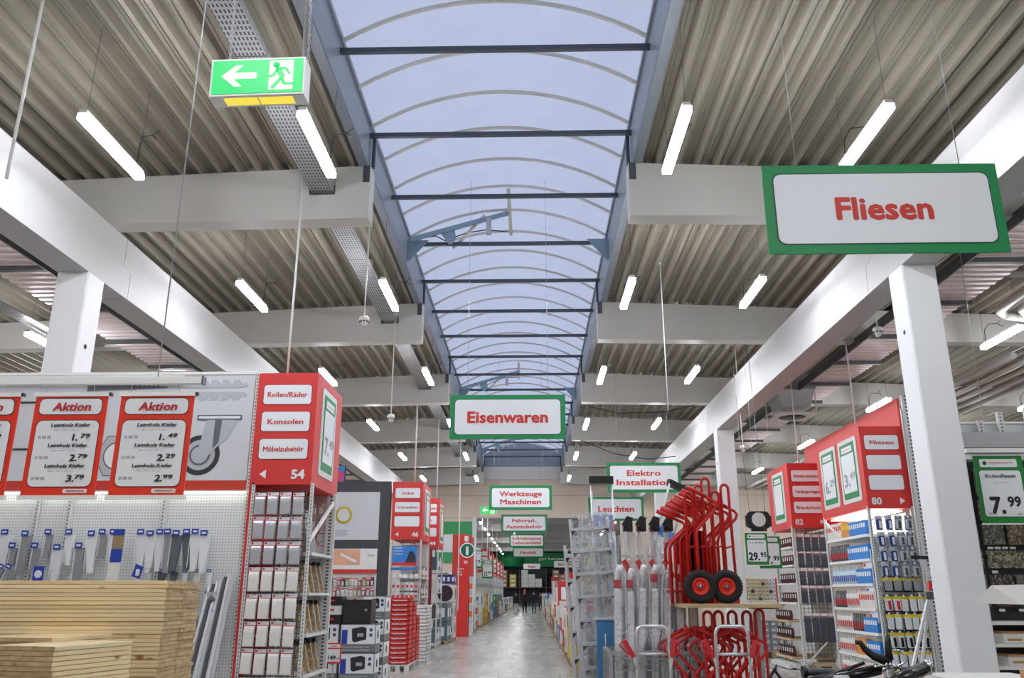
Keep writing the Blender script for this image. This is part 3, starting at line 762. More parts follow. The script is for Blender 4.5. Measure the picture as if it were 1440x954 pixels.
# ================================================================ racks with numbered sign boxes
def post(mb, x, y, z0, z1, w_=.04, d_=.03, face=-1, step=.05):
    """perforated steel upright; material 0 body, 1 slot"""
    mb.box(x - w_ / 2, x + w_ / 2, y, y + d_, z0, z1)
    z = z0 + .03
    while z < z1 - .03:
        mb.box(x - w_ * .14, x + w_ * .14, y - .002, y, z, z + step * .45, 1); z += step
PM = [SHELFG, mat('slot_dark', (70, 72, 74), .6)]
def price_sheet(t, x, yc, zc, w_, h, face, txt=None, name='price_display'):
    """silver frame with a green sheet on the side face of a sign box (plane x)"""
    s_ = 1 if face == 'x+' else -1
    def slab(a, b, z0, z1, d0, d1, nm, m, par):
        lo, hi = sorted((x + s_ * d0, x + s_ * d1)); return MB().box(lo, hi, a, b, z0, z1).build(nm, m, par)
    mb = MB(); lo, hi = sorted((x, x + s_ * .012)); mb.prism(rrect(yc, zc, w_, h, .05), lo, hi, 'x'); f = mb.build(name, SHELFG, t)
    slab(yc - w_ * .38, yc + w_ * .38, zc - h * .43, zc + h * .43, .012, .022, 'sheet', GREEN, t)
    slab(yc - w_ * .34, yc + w_ * .34, zc - h * .34, zc + h * .26, .022, .024, 'sheet_panel', PANELW, t)
    slab(yc - w_ * .28, yc + w_ * .28, zc + h * .29, zc + h * .38, .022, .024, 'shop_badge', PANELW, t)
    text('hagebaumarkt', yc, x + s_ * .024, zc + h * .335, h * .03, LETRED, t, wd=w_ * .45, face=face)
    if txt: 
        text(txt[0], yc - s_ * w_ * .12, x + s_ * .024, zc - h * .14, h * .20, GREYINK if txt[2] else INK, t, wd=w_ * .30, face=face, bold=.035)
        text(txt[1], yc + s_ * w_ * .19, x + s_ * .024, zc - h * .09, h * .11, GREYINK if txt[2] else INK, t, wd=w_ * .28, face=face, bold=.03)
def sign_box(num, x0, x1, y0, y1, plates, arrow, face, sheets, parent, z0=3.10, z1=4.69, trim=True):
    hb = MB().box(x0, x1, y0, y1, z0, z1).build('sign_box', BOXRED, parent)
    W_, H = x1 - x0, z1 - z0
    for i, s in enumerate(plates):
        zc = z1 - H * (.20 + .245 * i)
        MB().prism(rrect((x0 + x1) / 2 + .0, zc, W_ * .83, H * .185, .04), y0 - .006, y0).build('plate_edge', DRED, hb)
        MB().prism(rrect((x0 + x1) / 2 + .0, zc, W_ * .81, H * .175, .04), y0 - .010, y0).build('name_plate', PANELW, hb)
        if s: text(s, (x0 + x1) / 2, y0 - .010, zc, .075, LETRED, hb, wd=min(W_ * .68, .064 * len(s)), bold=.02)
    zn = z0 + H * .09
    if arrow < 0:
        xa, xn = x0 + .09 * W_ / .83 + .02, x1 - .19
        mb = MB(); mb.prism([(xa, zn), (xa + .09, zn - .06), (xa + .09, zn + .06)], y0 - .004, y0)
    else:
        xa, xn = x1 - .09, x0 + .17
        mb = MB(); mb.prism([(xa, zn), (xa - .09, zn + .06), (xa - .09, zn - .06)], y0 - .004, y0)
    mb.build('arrow_mark', PANELW, hb)
    text(num, xn, y0 - .001, zn, .125, PANELW, hb, wd=.19, bold=.04)
    for (yc, w_, tx) in sheets:
        price_sheet(hb, x1 if face == 'x+' else x0, yc, (z0 + z1) / 2 + .02, w_, H * .80, face, tx)
    return hb
def wire_grid(x0, x1, y, z0, z1, parent, s=.08, name='wire_grid', axis='x', m=DGREY, r=.0045):
    mb = MB(); x = x0
    while x <= x1 + 1e-6:
        if axis == 'x': mb.box(x - r, x + r, y - r, y + r, z0, z1)
        else: mb.box(y - r, y + r, x - r, x + r, z0, z1)
        x += s
    z = z0
    while z <= z1 + 1e-6:
        if axis == 'x': mb.box(x0, x1, y - r, y + r, z - r, z + r)
        else: mb.box(y - r, y + r, x0, x1, z - r, z + r)
        z += s
    return mb.build(name, m, parent)
def shelf(x0, x1, y0, y1, z, parent, m=SHELFG, front='y'):
    return MB().box(x0, x1, y0, y1, z - .035, z).build('shelf', m, parent)

# ---- pack prototypes (hang from a hook; origin at the top centre, body hangs in -z, front -y)
def pk(parts):
    t = proto('proto'); 
    for nm, boxes, m in parts:
        mb = MB()
        for b in boxes: mb.box(*b)
        mb.build(nm, m, t, False)
    return t
def pouch(w_, h, m, head=RED, d=.05):
    t = proto('proto')
    MB().box(-w_ / 2, w_ / 2, -.004, .0, -.055, 0).build('header_card', PANELW, t, False)
    mb = MB(); mb.box(-w_ / 2, w_ / 2, -.006, -.004, -.055, -.045); mb.box(-w_ / 2 + .01, -w_ / 2 + .04, -.006, -.004, -.035, -.01); mb.build('header_print', head, t, False)
    # bulged body
    mb = MB(); zs = [(-.055, .010), (-.085, d * .45), (-h * .4, d * .55), (-h + .015, d * .6), (-h, d * .5)]
    vs = []; n = len(zs)
    for z, dd in zs:
        vs += [(-w_ / 2 + .004, -.002, z), (-w_ / 2 + .012, -dd, z), (w_ / 2 - .012, -dd, z), (w_ / 2 - .004, -.002, z)]
    fs = []
    for i in range(n - 1):
        for k in range(3): fs.append((i * 4 + k, i * 4 + k + 1, i * 4 + 5 + k, i * 4 + 4 + k))
        fs.append((i * 4 + 3, i * 4, i * 4 + 4, i * 4 + 7))
    mb.add(vs, fs); mb.build('pouch_body', m, t, False)
    return t
def hang_rows(proto_, rows, xs, y, name, cat, phrase, group, z_jit=.006, x_jit=.004, order=None):
    """rows = list of top heights; every pack is a thing of its own"""
    out = []
    for i, z in enumerate(rows):
        for j, x in enumerate(xs):
            o = copy_tree(proto_); o.name = name
            o.location = (x + random.uniform(-x_jit, x_jit), y, z + random.uniform(-z_jit, z_jit)); o.rotation_euler = (0, random.uniform(-.03, .03), 0)
            tag(o, '%s, %s row down, %s from the timber side' % (phrase, nth(i + 1 + (order or 0)), nth(j + 1)), cat, group); out.append(o)
    return out
# ================================================================ rack numbered 54
before = names(); F0 = -.115
T54 = thing('shelf_rack', 'shelf rack with red sign box numbered 54 reading Rollen/Räder, Konsolen, Möbelzubehör', 'rack', (-3.45, 12.2, 0))
sign_box('54', -3.88, -3.04, 11.5, 13.08, ['Rollen/Räder', 'Konsolen', 'Möbelzubehör'], -1, 'x+', [(12.25, .86, ('7.', '49', True))], T54)
for x in (-3.835, -3.02):
    mb = MB(); post(mb, x, 11.5, F0, 3.12, .045); mb.build('upright', PM, T54)
for x in (-3.06,):
    mb = MB(); post(mb, x, 12.85, F0, 3.12, .14, .05); mb.build('upright', PM, T54)
    mb = MB(); post(mb, -3.80, 12.85, F0, 3.12, .05, .05); mb.build('upright', PM, T54)
MB().box(-3.90, -3.865, 11.52, 13.0, F0, 4.69).build('side_panel', RED, T54)
wire_grid(-3.80, -3.06, 11.62, .1, 3.05, T54, .075)
wire_grid(-3.80, -3.10, 12.95, .3, 3.02, T54, .06, m=SHELFG)
mb = MB(); mb.bar((-3.03, 12.9, 3.0), (-3.03, 11.6, 2.35), .03, .05); mb.build('brace', WHITE, T54)
mb = MB()
for z in (2.2, 1.67, 1.14, .62, .12): mb.box(-3.80, -3.0, 11.66, 12.92, z - .04, z)
for z in (2.2, 1.67, 1.14, .62, .12): MB().box(-3.80, -3.0, 11.66, 12.92, z - .04, z).build('shelf', SHELFG, T54)
MB().box(-3.80, -3.04, 13.0, 13.04, .0, 3.1).build('back_panel', WHITE, T54)
gp = pouch(.155, .30, GREYBAG, RED, .06); wp = pouch(.155, .31, WHITEBAG, RED, .07)
xs54 = [-3.72, -3.545, -3.37, -3.195]
hang_rows(gp, [2.99, 2.66, 2.335], xs54, 11.5, 'castor_pouch', 'hanging pack', 'grey foil pouch on rack 54', 'grey pouches on rack numbered 54')
hang_rows(wp, [1.995, 1.65, 1.305, .965, .62], xs54, 11.5, 'castor_pack', 'hanging pack', 'white pack on rack 54', 'white packs on rack numbered 54', order=3)
drop(gp); drop(wp)
mb = MB()
for z in (2.99, 2.66, 2.335, 1.995, 1.65, 1.305, .965, .62):
    for x in xs54: mb.tube([(x, 11.62, z - .02), (x, 11.46, z - .015)], .004, 5)
mb.build('hook', CHROME, T54, tagk='stuff')
# packs seen at the open side, and the slatted wooden kits on its shelves
sp = pouch(.12, .16, WHITEBAG, RED, .03)
k = 0
for i, z in enumerate((2.98, 2.78, 2.58, 2.4)):
    for j, x in enumerate((-3.68, -3.52, -3.36, -3.2)):
        o = copy_tree(sp); o.name = 'fitting_pack'; o.location = (x, 12.9, z); k += 1
        tag(o, 'small white fitting pack inside the open side of rack 54, %s row, %s along' % (nth(i + 1), nth(j + 1)), 'hanging pack', 'fitting packs inside rack 54')
drop(sp)
def slat_kit(x, y, z, a, label, black=True):
    t = thing('wooden_kit', label, 'wood kit', (x, y, z), 'wooden kits on rack 54')
    for s_ in (-1, 1):
        mb = MB(); mb.bar((x + s_ * .07, y, z), (x + s_ * .07 - .10, y + .02, z + .40), .022, .03); mb.build('side_rail', BEIGEWOOD, t)
    for k in range(4):
        zz = z + .05 + k * .1; mb = MB(); xx = x - .1 * (zz - z) / .4
        mb.box(xx - .07, xx + .07, y - .012, y + .012, zz, zz + .025); mb.build('rung', BEIGEWOOD, t)
    if black:
        for s_ in (-1, 1): MB().lathe([(0, -.03), (.03, -.03), (.035, 0), (.03, .03), (0, .03)], (x + s_ * .06 - .08, y - .03, z + .40), 'y', 12).build('black_foot', BLACK, t)
i = 0
for z in (1.67, 1.14, .62):
    for y in (11.8, 12.1, 12.4, 12.65):
        i += 1; slat_kit(-3.12, y, z, 0, nth(i) + ' slatted raw wood kit with black feet on the open side shelves of rack 54')
for k in range(6):
    mb = MB(); mb.bar((-3.08, 11.75 + k * .09, 2.2), (-3.16, 11.62 + k * .07, 2.78), .03, .012)
    tag(mb.build('shelf_rail', ALU), nth(k + 1) + ' silver shelf rail leaning on the upper shelf of rack 54', 'rail', 'shelf rails leaning on rack 54')

# ================================================================ wall of fittings under the printed banner
BW = thing('display_wall', 'long shelf wall with printed banner, red stripe and white perforated back behind the timber', 'display wall', (-6, 11.8, 0))
MB().box(-9.5, -3.98, 11.60, 11.64, 3.17, 4.73).build('banner', mat('banner_grey', (204, 207, 212), .5, var=.04), BW)
MB().box(-9.5, -3.98, 11.585, 11.65, 4.70, 4.74).build('banner_top_edge', WHITE, BW)
MB().box(-9.5, -3.90, 11.59, 11.63, 3.02, 3.17).build('red_stripe', mat('stripe_red', (190, 56, 40), .5), BW)
MB().box(-9.5, -3.90, 11.62, 11.66, .1, 3.02).build('perforated_back', PEG, BW)
MB().box(-9.5, -3.90, 11.40, 11.60, F0, .12).build('plinth', SHELFG, BW)
LIGHTBAR = mat('under_shelf_light', (250, 250, 245), .5, emit=3.0)
MB().box(-9.4, -3.95, 11.50, 11.54, 2.985, 3.0).build('light_bar', LIGHTBAR, BW)
MB().box(-9.5, -3.9, 11.48, 11.58, 3.0, 3.02).build('light_housing', WHITE, BW)
for x in (-6.85, -6.40, -5.08, -3.93, -8.2):
    mb = MB(); post(mb, x, 11.56, F0, 4.7 if x > -4 else 3.0, .05, .04); mb.build('upright', PM, BW)
# printed pictures on the banner: a swivel castor, an anchor plug, a nut
bp = MB(); y = 11.597
PG = mat('print_light_grey', (178, 182, 188), .5); PD = mat('print_dark_grey', (96, 100, 108), .5); PB = mat('print_black', (48, 50, 56), .5)
def disc(mb, cx, cz, r, y0, n=28): mb.lathe([(0, -.0005), (r, -.0005), (r, .001)], (cx, y0, cz), 'y', n, 0, False)
for r, m, dy in ((.285, PB, 0), (.215, PG, .002), (.15, PD, .004), (.12, PG, .006), (.035, PANELW, .008)):
    mb = MB(); disc(mb, -4.672, 3.528, r, y - dy); mb.build('castor_print', m, BW)
MB().prism([(-4.72, 3.5), (-4.62, 3.45), (-4.30, 3.78), (-4.18, 4.02), (-4.62, 4.05)], y - .010, y - .008).build('castor_print', PG, BW)
MB().prism([(-4.50, 3.62), (-4.42, 3.70), (-4.40, 4.03), (-4.50, 4.03)], y - .012, y - .010).build('castor_print', PD, BW)
MB().box(-4.76, -4.12, y - .012, y - .010, 4.03, 4.10).build('castor_print', PD, BW)
MB().prism(rrect(-4.44, 4.065, .60, .035, .015), y - .014, y - .012).build('castor_print', PANELW, BW)
# serrated anchor plug
pts = [(-6.4, 4.50), (-6.3, 4.53), (-5.25, 4.53)]
mb = MB(); mb.prism([(-6.42, 4.46), (-5.25, 4.50), (-5.25, 4.53), (-6.42, 4.56)], y - .004, y); mb.build('plug_print', PD, BW)
for s_ in (1, -1):
    top = []; zc = 4.47
    pl = [(-5.25, zc + s_ * .03)] + [(-5.25 + .16 * k + d, zc + s_ * h) for k in range(7) for d, h in ((.0, .15), (.08, .15), (.15, .08))] + [(-4.1, zc + s_ * .12), (-4.08, zc + s_ * .06), (-4.15, zc + s_ * .03)]
    mb = MB(); mb.prism(pl, y - .004, y); mb.build('plug_print', PG, BW)
for k in range(14): MB().box(-6.3 + k * .07, -6.28 + k * .07, y - .006, y - .004, 4.51, 4.55).build('thread_print', PB, BW) if k > 6 else None
for r, m, dy in ((.33, PB, 0), (.318, PG, .002), (.2, PD, .004), (.18, PANELW, .006)):
    mb = MB(); mb.lathe([(0, -.0005), (r, -.0005), (r, .001)], (-5.85, y - dy, 3.52), 'y', 6 if r > .3 else 24, 0, False); mb.build('nut_print', m, BW)
mb = MB(); mb.tube([(-7.4, y - .002, 4.3), (-7.1, y - .002, 4.3), (-6.95, y - .002, 4.2), (-6.95, y - .002, 3.75), (-7.1, y - .002, 3.62), (-7.5, y - .002, 3.62)], .014, 6); mb.build('outline_print', PB, BW)
MB().box(-9.5, -5.0, y - .06, y - .02, 4.56, 4.68).build('rail_box', WHITE, BW)
# tapered brackets hanging on hooks with blue tags
def bracket(m, L_, w0, w1):
    t = proto('proto')
    mb = MB(); v = [(-w0 / 2, -.03), (w0 / 2, -.03), (w1 / 2, -L_), (-w1 / 2, -L_)]
    mb.prism([(a, b) for a, b in reversed(v)], -.05, .0); mb.build('bracket_arm', m, t, False)
    mb = MB(); mb.box(-w0 / 2, -w0 / 2 + .008, -.052, -.05, -L_ * .9, -.06); mb.build('bracket_edge', PANELW, t, False)
    MB().box(-.045, .03, -.075, -.068, -.035, .035).build('price_tag', BLUE, t, False)
    MB().box(-.03, .015, -.078, -.075, -.012, .012).build('tag_print', PANELW, t, False)
    mb = MB(); mb.tube([(0, .06, .01), (0, -.075, .0)], .004, 5); mb.build('hook', CHROME, t, False)
    return t
SG = mat('shelf_bracket_white', (226, 228, 230), .4); DG2 = mat('shelf_bracket_dark', (92, 98, 106), .45); MG = mat('shelf_bracket_silver', (168, 172, 178), .35, .5)
protos = [bracket(SG, .5, .13, .05), bracket(DG2, .48, .12, .05), bracket(MG, .52, .10, .06), bracket(SG, .42, .09, .04), bracket(MG, .34, .07, .07)]
cn = ['white', 'dark grey', 'silver', 'short white', 'slim silver']
rnd = random.Random(3)
x = -4.40; i = 0
while x > -7.9:
    k = [0, 0, 1, 1, 2, 0, 0, 0, 2, 1, 3, 4, 0, 2, 3, 0, 4, 4, 2, 4][i % 20]
    if not (-5.38 > x > -5.6):
        o = copy_tree(protos[k]); o.name = 'shelf_bracket'; o.scale = (1.25, 1, 1.04); o.location = (x, 11.50 + rnd.uniform(-.06, .0), 2.46 + (0 if i % 3 else -.02) - (.18 if x < -5.9 and i % 2 else 0)); o.rotation_euler = (0, rnd.uniform(-.05, .05), 0)
        tag(o, cn[k] + ' shelf bracket with blue tag, ' + nth(i + 1) + ' from rack 54 in the upper row', 'bracket', 'shelf brackets on the perforated wall')
    i += 1; x -= .125 if x > -5.6 else .15
for r_, (z, n_, kk) in enumerate(((1.95, 6, (3, 0, 3, 1, 1, 3)), (1.68, 5, (4, 3, 2, 3, 4)))):
    for j in range(n_):
        k = kk[j % len(kk)]; o = copy_tree(protos[k]); o.name = 'shelf_bracket'; o.location = (-4.32 + .0 - j * .165, 11.54, z); o.scale = (.8, .8, .55)
        tag(o, '%s shelf bracket with blue tag, %s from rack 54 in the %s row' % (cn[k], nth(j + 1), nth(r_ + 2)), 'bracket', 'shelf brackets on the perforated wall')
for j in range(5):
    o = copy_tree(protos[4]); o.name = 'shelf_bracket'; o.location = (-6.9 - j * .1, 11.3, 2.0); o.scale = (1, 1, .8); o.rotation_euler = (0, .35, 0)
    tag(o, nth(j + 1) + ' slim silver bracket tilted low beside the outer upright', 'bracket', 'tilted silver brackets')
for p_ in protos: drop(p_)
# small carton packs lower down beside rack 54
for i, (x, z) in enumerate(((-4.46, 1.32), (-4.28, 1.32), (-4.46, 1.02), (-4.28, 1.02), (-4.50, .72), (-4.32, .72), (-4.22, 1.62))):
    t = thing('fitting_pack', nth(i + 1) + ' small grey fitting pack with blue base, low on the perforated wall by rack 54', 'hanging pack', (x, 11.4, z), 'fitting packs low on the perforated wall')
    MB().box(x - .07, x + .07, 11.40, 11.46, z - .16, z + .06).build('carton', GREYBAG, t)
    MB().box(x - .075, x + .075, 11.37, 11.46, z - .20, z - .16).build('blue_base', BLUE, t)
    MB().lathe([(0, 0), (.045, 0), (.045, .02), (0, .02)], (x, 11.38, z - .04), 'y', 14).build('fitting', PANELW if i % 2 else DGREY, t)
for i in range(7):
    x = -4.26 + i * .05; mb = MB(); mb.bar((x - .12 + .0 * i, 11.15 + .02 * i, .55), (x - .02, 11.45, 1.75 + .03 * i), .035, .03)
    tag(mb.build('shelf_rail', [ALU, DGREY, SG][i % 3]), nth(i + 1) + ' upright shelf rail leaning beside the red edge of rack 54', 'rail', 'shelf rails beside rack 54')
t = thing('sale_poster', 'narrow hanging strip with blue ends in front of the bracket row', 'label strip', (-5.45, 11.2, 2.2))
MB().box(-5.55, -5.40, 11.2, 11.205, 2.05, 2.46).build('strip', mat('strip_photo', (150, 130, 100), .5, var=.4), t)
MB().box(-5.55, -5.40, 11.195, 11.2, 2.05, 2.22).build('strip_blue', BLUE, t); MB().box(-5.55, -5.40, 11.195, 11.2, 2.40, 2.48).build('strip_top', BLUE, t)
MB().box(-5.56, -5.42, 11.2, 11.205, 1.62, 2.05).build('strip_lower', WHITEBAG, t); MB().tube([(-5.47, 11.62, 2.45), (-5.47, 11.2, 2.44)], .004, 5).build('hook', CHROME, t)
for i, (x, z, m) in enumerate(((-5.12, 1.93, BLUE), (-6.42, 1.9, BLUE))):
    t = thing('price_card', ['blue and white tilted price card on the perforated wall', 'blue round logo card above the timber'][i], 'price card', (x, 11.1, z))
    mb = MB(); mb.prism([(x - .07, z - .06), (x + .04, z - .09), (x + .07, z + .06), (x - .03, z + .10)] if i == 0 else [(x - .07, z - .1), (x + .07, z - .1), (x + .07, z + .1), (x - .07, z + .1)], 11.1, 11.105); mb.build('card', m, t)
    mb = MB(); disc(mb, x, z, .05, 11.098, 16) if i else mb.box(x - .02, x + .03, 11.097, 11.1, z - .05, z + .03); mb.build('card_print', PANELW, t)
    MB().tube([(x, 11.62, z + .05), (x, 11.1, z + .05)], .004, 5).build('hook', CHROME, t)

place(before, (-3.45, 11.5, 0), .935, (.224, -.7475, .107))
# ================================================================ pine board stacks
def board_stack(n_, z_top, L_, D_, origin, rz, group, labelf, cols=1, th=.0182, jit=.006, name='pine_board', face='long', showjoint=False):
    """boards lying on each other; L_ along local x, D_ along local y; each board is a thing"""
    out = []
    for c in range(cols):
        for k in range(n_):
            z = z_top - (k + 1) * th
            g = .0018
            ch = .0016; m = MB()
            prof = [(0, ch), (0, th - g - ch), (ch, th - g), (D_ - ch, th - g), (D_, th - g - ch), (D_, ch), (D_ - ch, 0), (ch, 0)]
            key = ('board', L_, D_)
            if key not in TXT:
                n8 = len(prof); vs = [(0, a, b) for a, b in prof] + [(L_, a, b) for a, b in prof]
                m.add(vs, [tuple(reversed(range(n8)))], 1); m.add(vs, [tuple(range(n8, 2 * n8))], 1)
                m.add(vs, [(i, (i + 1) % n8, (i + 1) % n8 + n8, i + n8) for i in range(n8)], 0)
                o = m.build(name, [PINE, PINE_END], None, False); TXT[key] = o.data
            else:
                o = bpy.data.objects.new(name, TXT[key]); COL.objects.link(o)
            j = random.uniform(-jit, jit); j2 = random.uniform(-jit, jit) * .4
            loc = Vector((j, c * (D_ + .004) + j2, 0)); loc.rotate(Matrix.Rotation(rz, 3, 'Z'))
            o.location = Vector((origin[0], origin[1], z)) + loc; o.rotation_euler = (0, 0, rz)
            tag(o, labelf(k + 1, c), 'board', group); out.append(o)
    return out
board_stack(45, 1.712, 1.6, .197, (-3.295, 4.0), 0, 'pine boards in the tall stack', lambda k, c: '%s pine board from the top of the tall stack, %s pile' % (nth(k), ['front', 'rear'][c]), cols=2)
t = thing('timber_table', 'low pallet table under the tall pine board stack', 'table', (-2.5, 4.2, 0))
MB().box(-3.3, -1.72, 4.02, 4.40, .80, .892).build('table_top', PALLET, t)
for x in (-3.2, -1.85):
    for y in (4.06, 4.30): MB().box(x, x + .07, y, y + .07, 0, .80).build('leg', PALLET, t)
a1 = R(15)
board_stack(28, 1.462, .42, .30, (-1.80, 3.30), R(90 - 15), 'pine boards in the small front stack', lambda k, c: nth(k) + ' pine board from the top of the small front stack')
board_stack(26, 1.478, .60, .38, (-1.985, 3.62), R(90 - 9), 'pine boards in the stack behind the small one', lambda k, c: nth(k) + ' pine board of the stack between small front stack and tall stack')
t = thing('timber_table', 'low pallet table under the two smaller pine board stacks', 'table', (-2.2, 3.7, 0))
MB().box(-2.6, -1.72, 3.25, 3.98, .86, .95).build('table_top', PALLET, t)
for x in (-2.55, -1.83):
    for y in (3.3, 3.85): MB().box(x, x + .06, y, y + .06, 0, .86).build('leg', PALLET, t)

# ================================================================ safe boxes at the aisle edge
def safe_box(x0, x1, y0, y1, z0, z1, label, side=True):
    t = thing('safe_carton', label, 'carton', ((x0 + x1) / 2, (y0 + y1) / 2, z0), 'cartons of fire safes')
    MB().box(x0, x1, y0, y1, z0, z1).build('carton', mat('carton_grey', (110, 116, 120), .5), t)
    W_, H = x1 - x0, z1 - z0
    MB().box(x0 + .01, x1 - .01, y0 - .002, y0, z0 + H * .30, z1 - .01).build('white_front', PANELW, t)
    MB().box(x0 + .02, x0 + W_ * .2, y0 - .004, y0 - .002, z0 + H * .30, z1 - H * .2).build('blue_photo', BLUE, t)
    mb = MB(); mb.prism([(x0 + W_ * .34, z0 + H * .42), (x0 + W_ * .40, z0 + H * .36), (x0 + W_ * .74, z0 + H * .46), (x0 + W_ * .74, z0 + H * .86), (x0 + W_ * .62, z0 + H * .92), (x0 + W_ * .32, z0 + H * .84)], y0 - .006, y0 - .002); mb.build('safe_picture', mat('safe_black', (34, 38, 48), .4), t)
    MB().box(x0 + W_ * .48, x0 + W_ * .66, y0 - .008, y0 - .006, z0 + H * .56, z0 + H * .68).build('keypad_picture', GALV, t)
    for q in (.80, .62): mb = MB(); disc(mb, x0 + W_ * .87, z0 + H * q, .028, y0 - .003, 14); mb.build('round_symbol', mat('symbol_blue_grey', (70, 84, 104), .5), t)
    text('Feuerschutztresor mit', x0 + W_ * .45, y0 - .002, z0 + H * .2, .022, PANELW, t, wd=W_ * .75)
    text('elektronischem Schloss', x0 + W_ * .45, y0 - .002, z0 + H * .09, .022, PANELW, t, wd=W_ * .78)
    if side:
        MB().box(x1, x1 + .002, y0 + .03, y1 - .02, z0 + H * .3, z1 - .02).build('white_side', PANELW, t)
        mb = MB(); mb.lathe([(0, 0), (.07, 0), (.07, .003), (0, .003)], (x1 + .001, (y0 + y1) / 2, z0 + H * .62), 'x', 16); mb.build('side_picture', BLACK, t)
    return t
for k in range(2):
    safe_box(-3.12, -2.55, 14.3, 14.75, .30 + .445 * k, .735 + .445 * k, ['lower', 'upper'][k] + ' grey carton with black safe picture, front stack under the bare safe')
    safe_box(-3.72, -3.16, 14.35, 14.75, .30 + .445 * k, .735 + .445 * k, ['lower', 'upper'][k] + ' grey safe carton of the pile closer to rack 54')
for k in range(4):
    safe_box(-2.98, -2.58, 15.3, 15.9, .12 + k * .375, .12 + k * .375 + .37, nth(k + 1) + ' grey safe carton from the floor in the tall pile at the aisle edge')
t = thing('pallet', 'wooden pallet under the grey safe cartons', 'pallet', (-3.0, 14.8, 0))
MB().box(-3.75, -2.50, 14.25, 15.95, .08, .118).build('deck_boards', PALLET, t)
MB().box(-3.74, -2.53, 14.28, 14.8, .118, .298).build('raised_base', CARD, t)
for x in (-3.7, -3.15, -2.62): MB().box(x, x + .1, 14.25, 15.95, 0, .08).build('runner', PALLET, t)
t = thing('safe', 'black steel safe shown without its box on top of the cartons', 'safe', (-2.88, 14.5, 1.18))
MB().box(-3.10, -2.64, 14.30, 14.74, 1.182, 1.565).build('body', BLACK, t)
MB().box(-3.08, -2.66, 14.282, 14.30, 1.20, 1.545).build('door', mat('safe_door', (28, 28, 31), .35), t)
MB().lathe([(0, -.02), (.02, -.02), (.02, 0), (0, 0)], (-2.72, 14.282, 1.40), 'y', 12).build('knob', GALV, t)
for k in range(3):
    t = thing('key_safe', ['lower', 'middle', 'upper'][k] + ' small key safe box beside the bare black safe', 'safe', (-3.43, 14.3, 1.18 + k * .14), 'small key safes')
    z = 1.182 + k * .145
    MB().box(-3.70, -3.14, 14.35, 14.7, z, z + .14).build('body', BLACK if k != 1 else SHELFG, t)
    MB().box(-3.40, -3.26, 14.345, 14.35, z + .06, z + .09).build('label', RED, t)
t = thing('price_sign', 'red framed price sign reading 149 on a stand before the safe cartons', 'price sign', (-3.03, 13.5, 0))
x0, x1, z0, z1, y = -3.15, -2.92, .635, .935, 13.5
MB().box(x0, x1, y, y + .012, z0, z1).build('frame', RED, t)
MB().box(x0 + .02, x1 - .02, y - .002, y, z0 + .03, z1 - .09).build('panel', PANELW, t); MB().box(x0 + .02, x1 - .02, y - .002, y, z1 - .07, z1 - .02).build('header', PANELW, t)
text('Aktion', (x0 + x1) / 2, y - .002, z1 - .045, .022, LETRED, t, bold=.02); text('149.-', (x0 + x1) / 2, y - .002, z0 + .09, .06, INK, t, wd=.17, bold=.035)
MB().box(x0 + .10, x0 + .12, y + .012, y + .03, .02, z0 + .1).build('stand_rod', GALV, t); MB().box(x0 + .02, x1 - .02, y - .1, y + .15, 0, .02).build('stand_foot', GALV, t)

# ================================================================ dark display frame and rack 46
DF = thing('display_wall', 'dark grey display wall with ring bolt picture and hanging plug packs', 'display wall', (-5, 23.7, 0))
MB().box(-6.6, -3.98, 23.75, 23.9, 0, 4.72).build('frame_back', ANTH, DF)
MB().box(-6.2, -4.28, 23.735, 23.75, 3.10, 4.42).build('picture_panel', mat('banner_grey', (204, 207, 212), .5), DF)
BRASS = mat('print_brass', (198, 176, 52), .4)
mb = MB(); mb.lathe([(.17, -.001), (.24, -.003), (.24, .0)], (-5.28, 23.732, 3.78), 'y', 28); mb.build('ring_print', BRASS, DF)
MB().box(-5.75, -5.50, 23.728, 23.733, 3.75, 3.81).build('ring_print', BRASS, DF)
mb = MB(); mb.prism([(-5.8, 3.38), (-5.2, 3.38), (-5.1, 3.34), (-5.2, 3.30), (-5.1, 3.25), (-5.2, 3.20), (-5.8, 3.20)], 23.728, 23.733); mb.build('plug_print', PG, DF)
MB().box(-6.2, -4.28, 23.70, 23.75, 2.30, 2.86).build('poster_panel', WHITE, DF)
MB().prism([(-5.55, 2.42), (-4.75, 2.42), (-4.75, 2.84), (-5.55, 2.84)], 23.696, 23.70).build('brick_picture', mat('brick_photo', (226, 170, 140), .5, var=.25), DF)
mb = MB(); mb.bar((-5.3, 23.69, 2.72), (-4.85, 23.69, 2.5), .01, .07); mb.build('plug_picture', PANELW, DF)
text('Dübel', -4.45, 23.70, 2.68, .06, INK, DF)
MB().box(-6.2, -4.28, 23.68, 23.75, 2.20, 2.29).build('red_strip', RED, DF)
MB().box(-6.2, -4.28, 23.74, 23.75, .3, 2.20).build('perforated_back', PEG, DF)
cols_ = [(mat('pk_red', (196, 40, 48), .5), 'red'), (mat('pk_white', (228, 228, 224), .5), 'white'), (mat('pk_grey', (150, 156, 160), .5), 'grey'), (mat('pk_olive', (160, 166, 100), .5), 'olive'), (mat('pk_navy', (50, 56, 96), .5), 'navy'), (mat('pk_teal', (96, 160, 160), .5), 'teal')]
cp = []
for m, nm in cols_:
    t = proto('proto'); MB().box(-.045, .045, -.03, 0, -.22, -.0).build('card', m, t, False); MB().box(-.035, .02, -.045, -.03, -.20, -.09).build('blister', mat('blister_clear', (200, 206, 206), .15), t, False)
    MB().box(-.045, .045, -.032, -.03, -.05, -.015).build('card_print', cols_[0][0] if nm != 'red' else cols_[1][0], t, False); cp.append((t, nm))
rnd = random.Random(5)
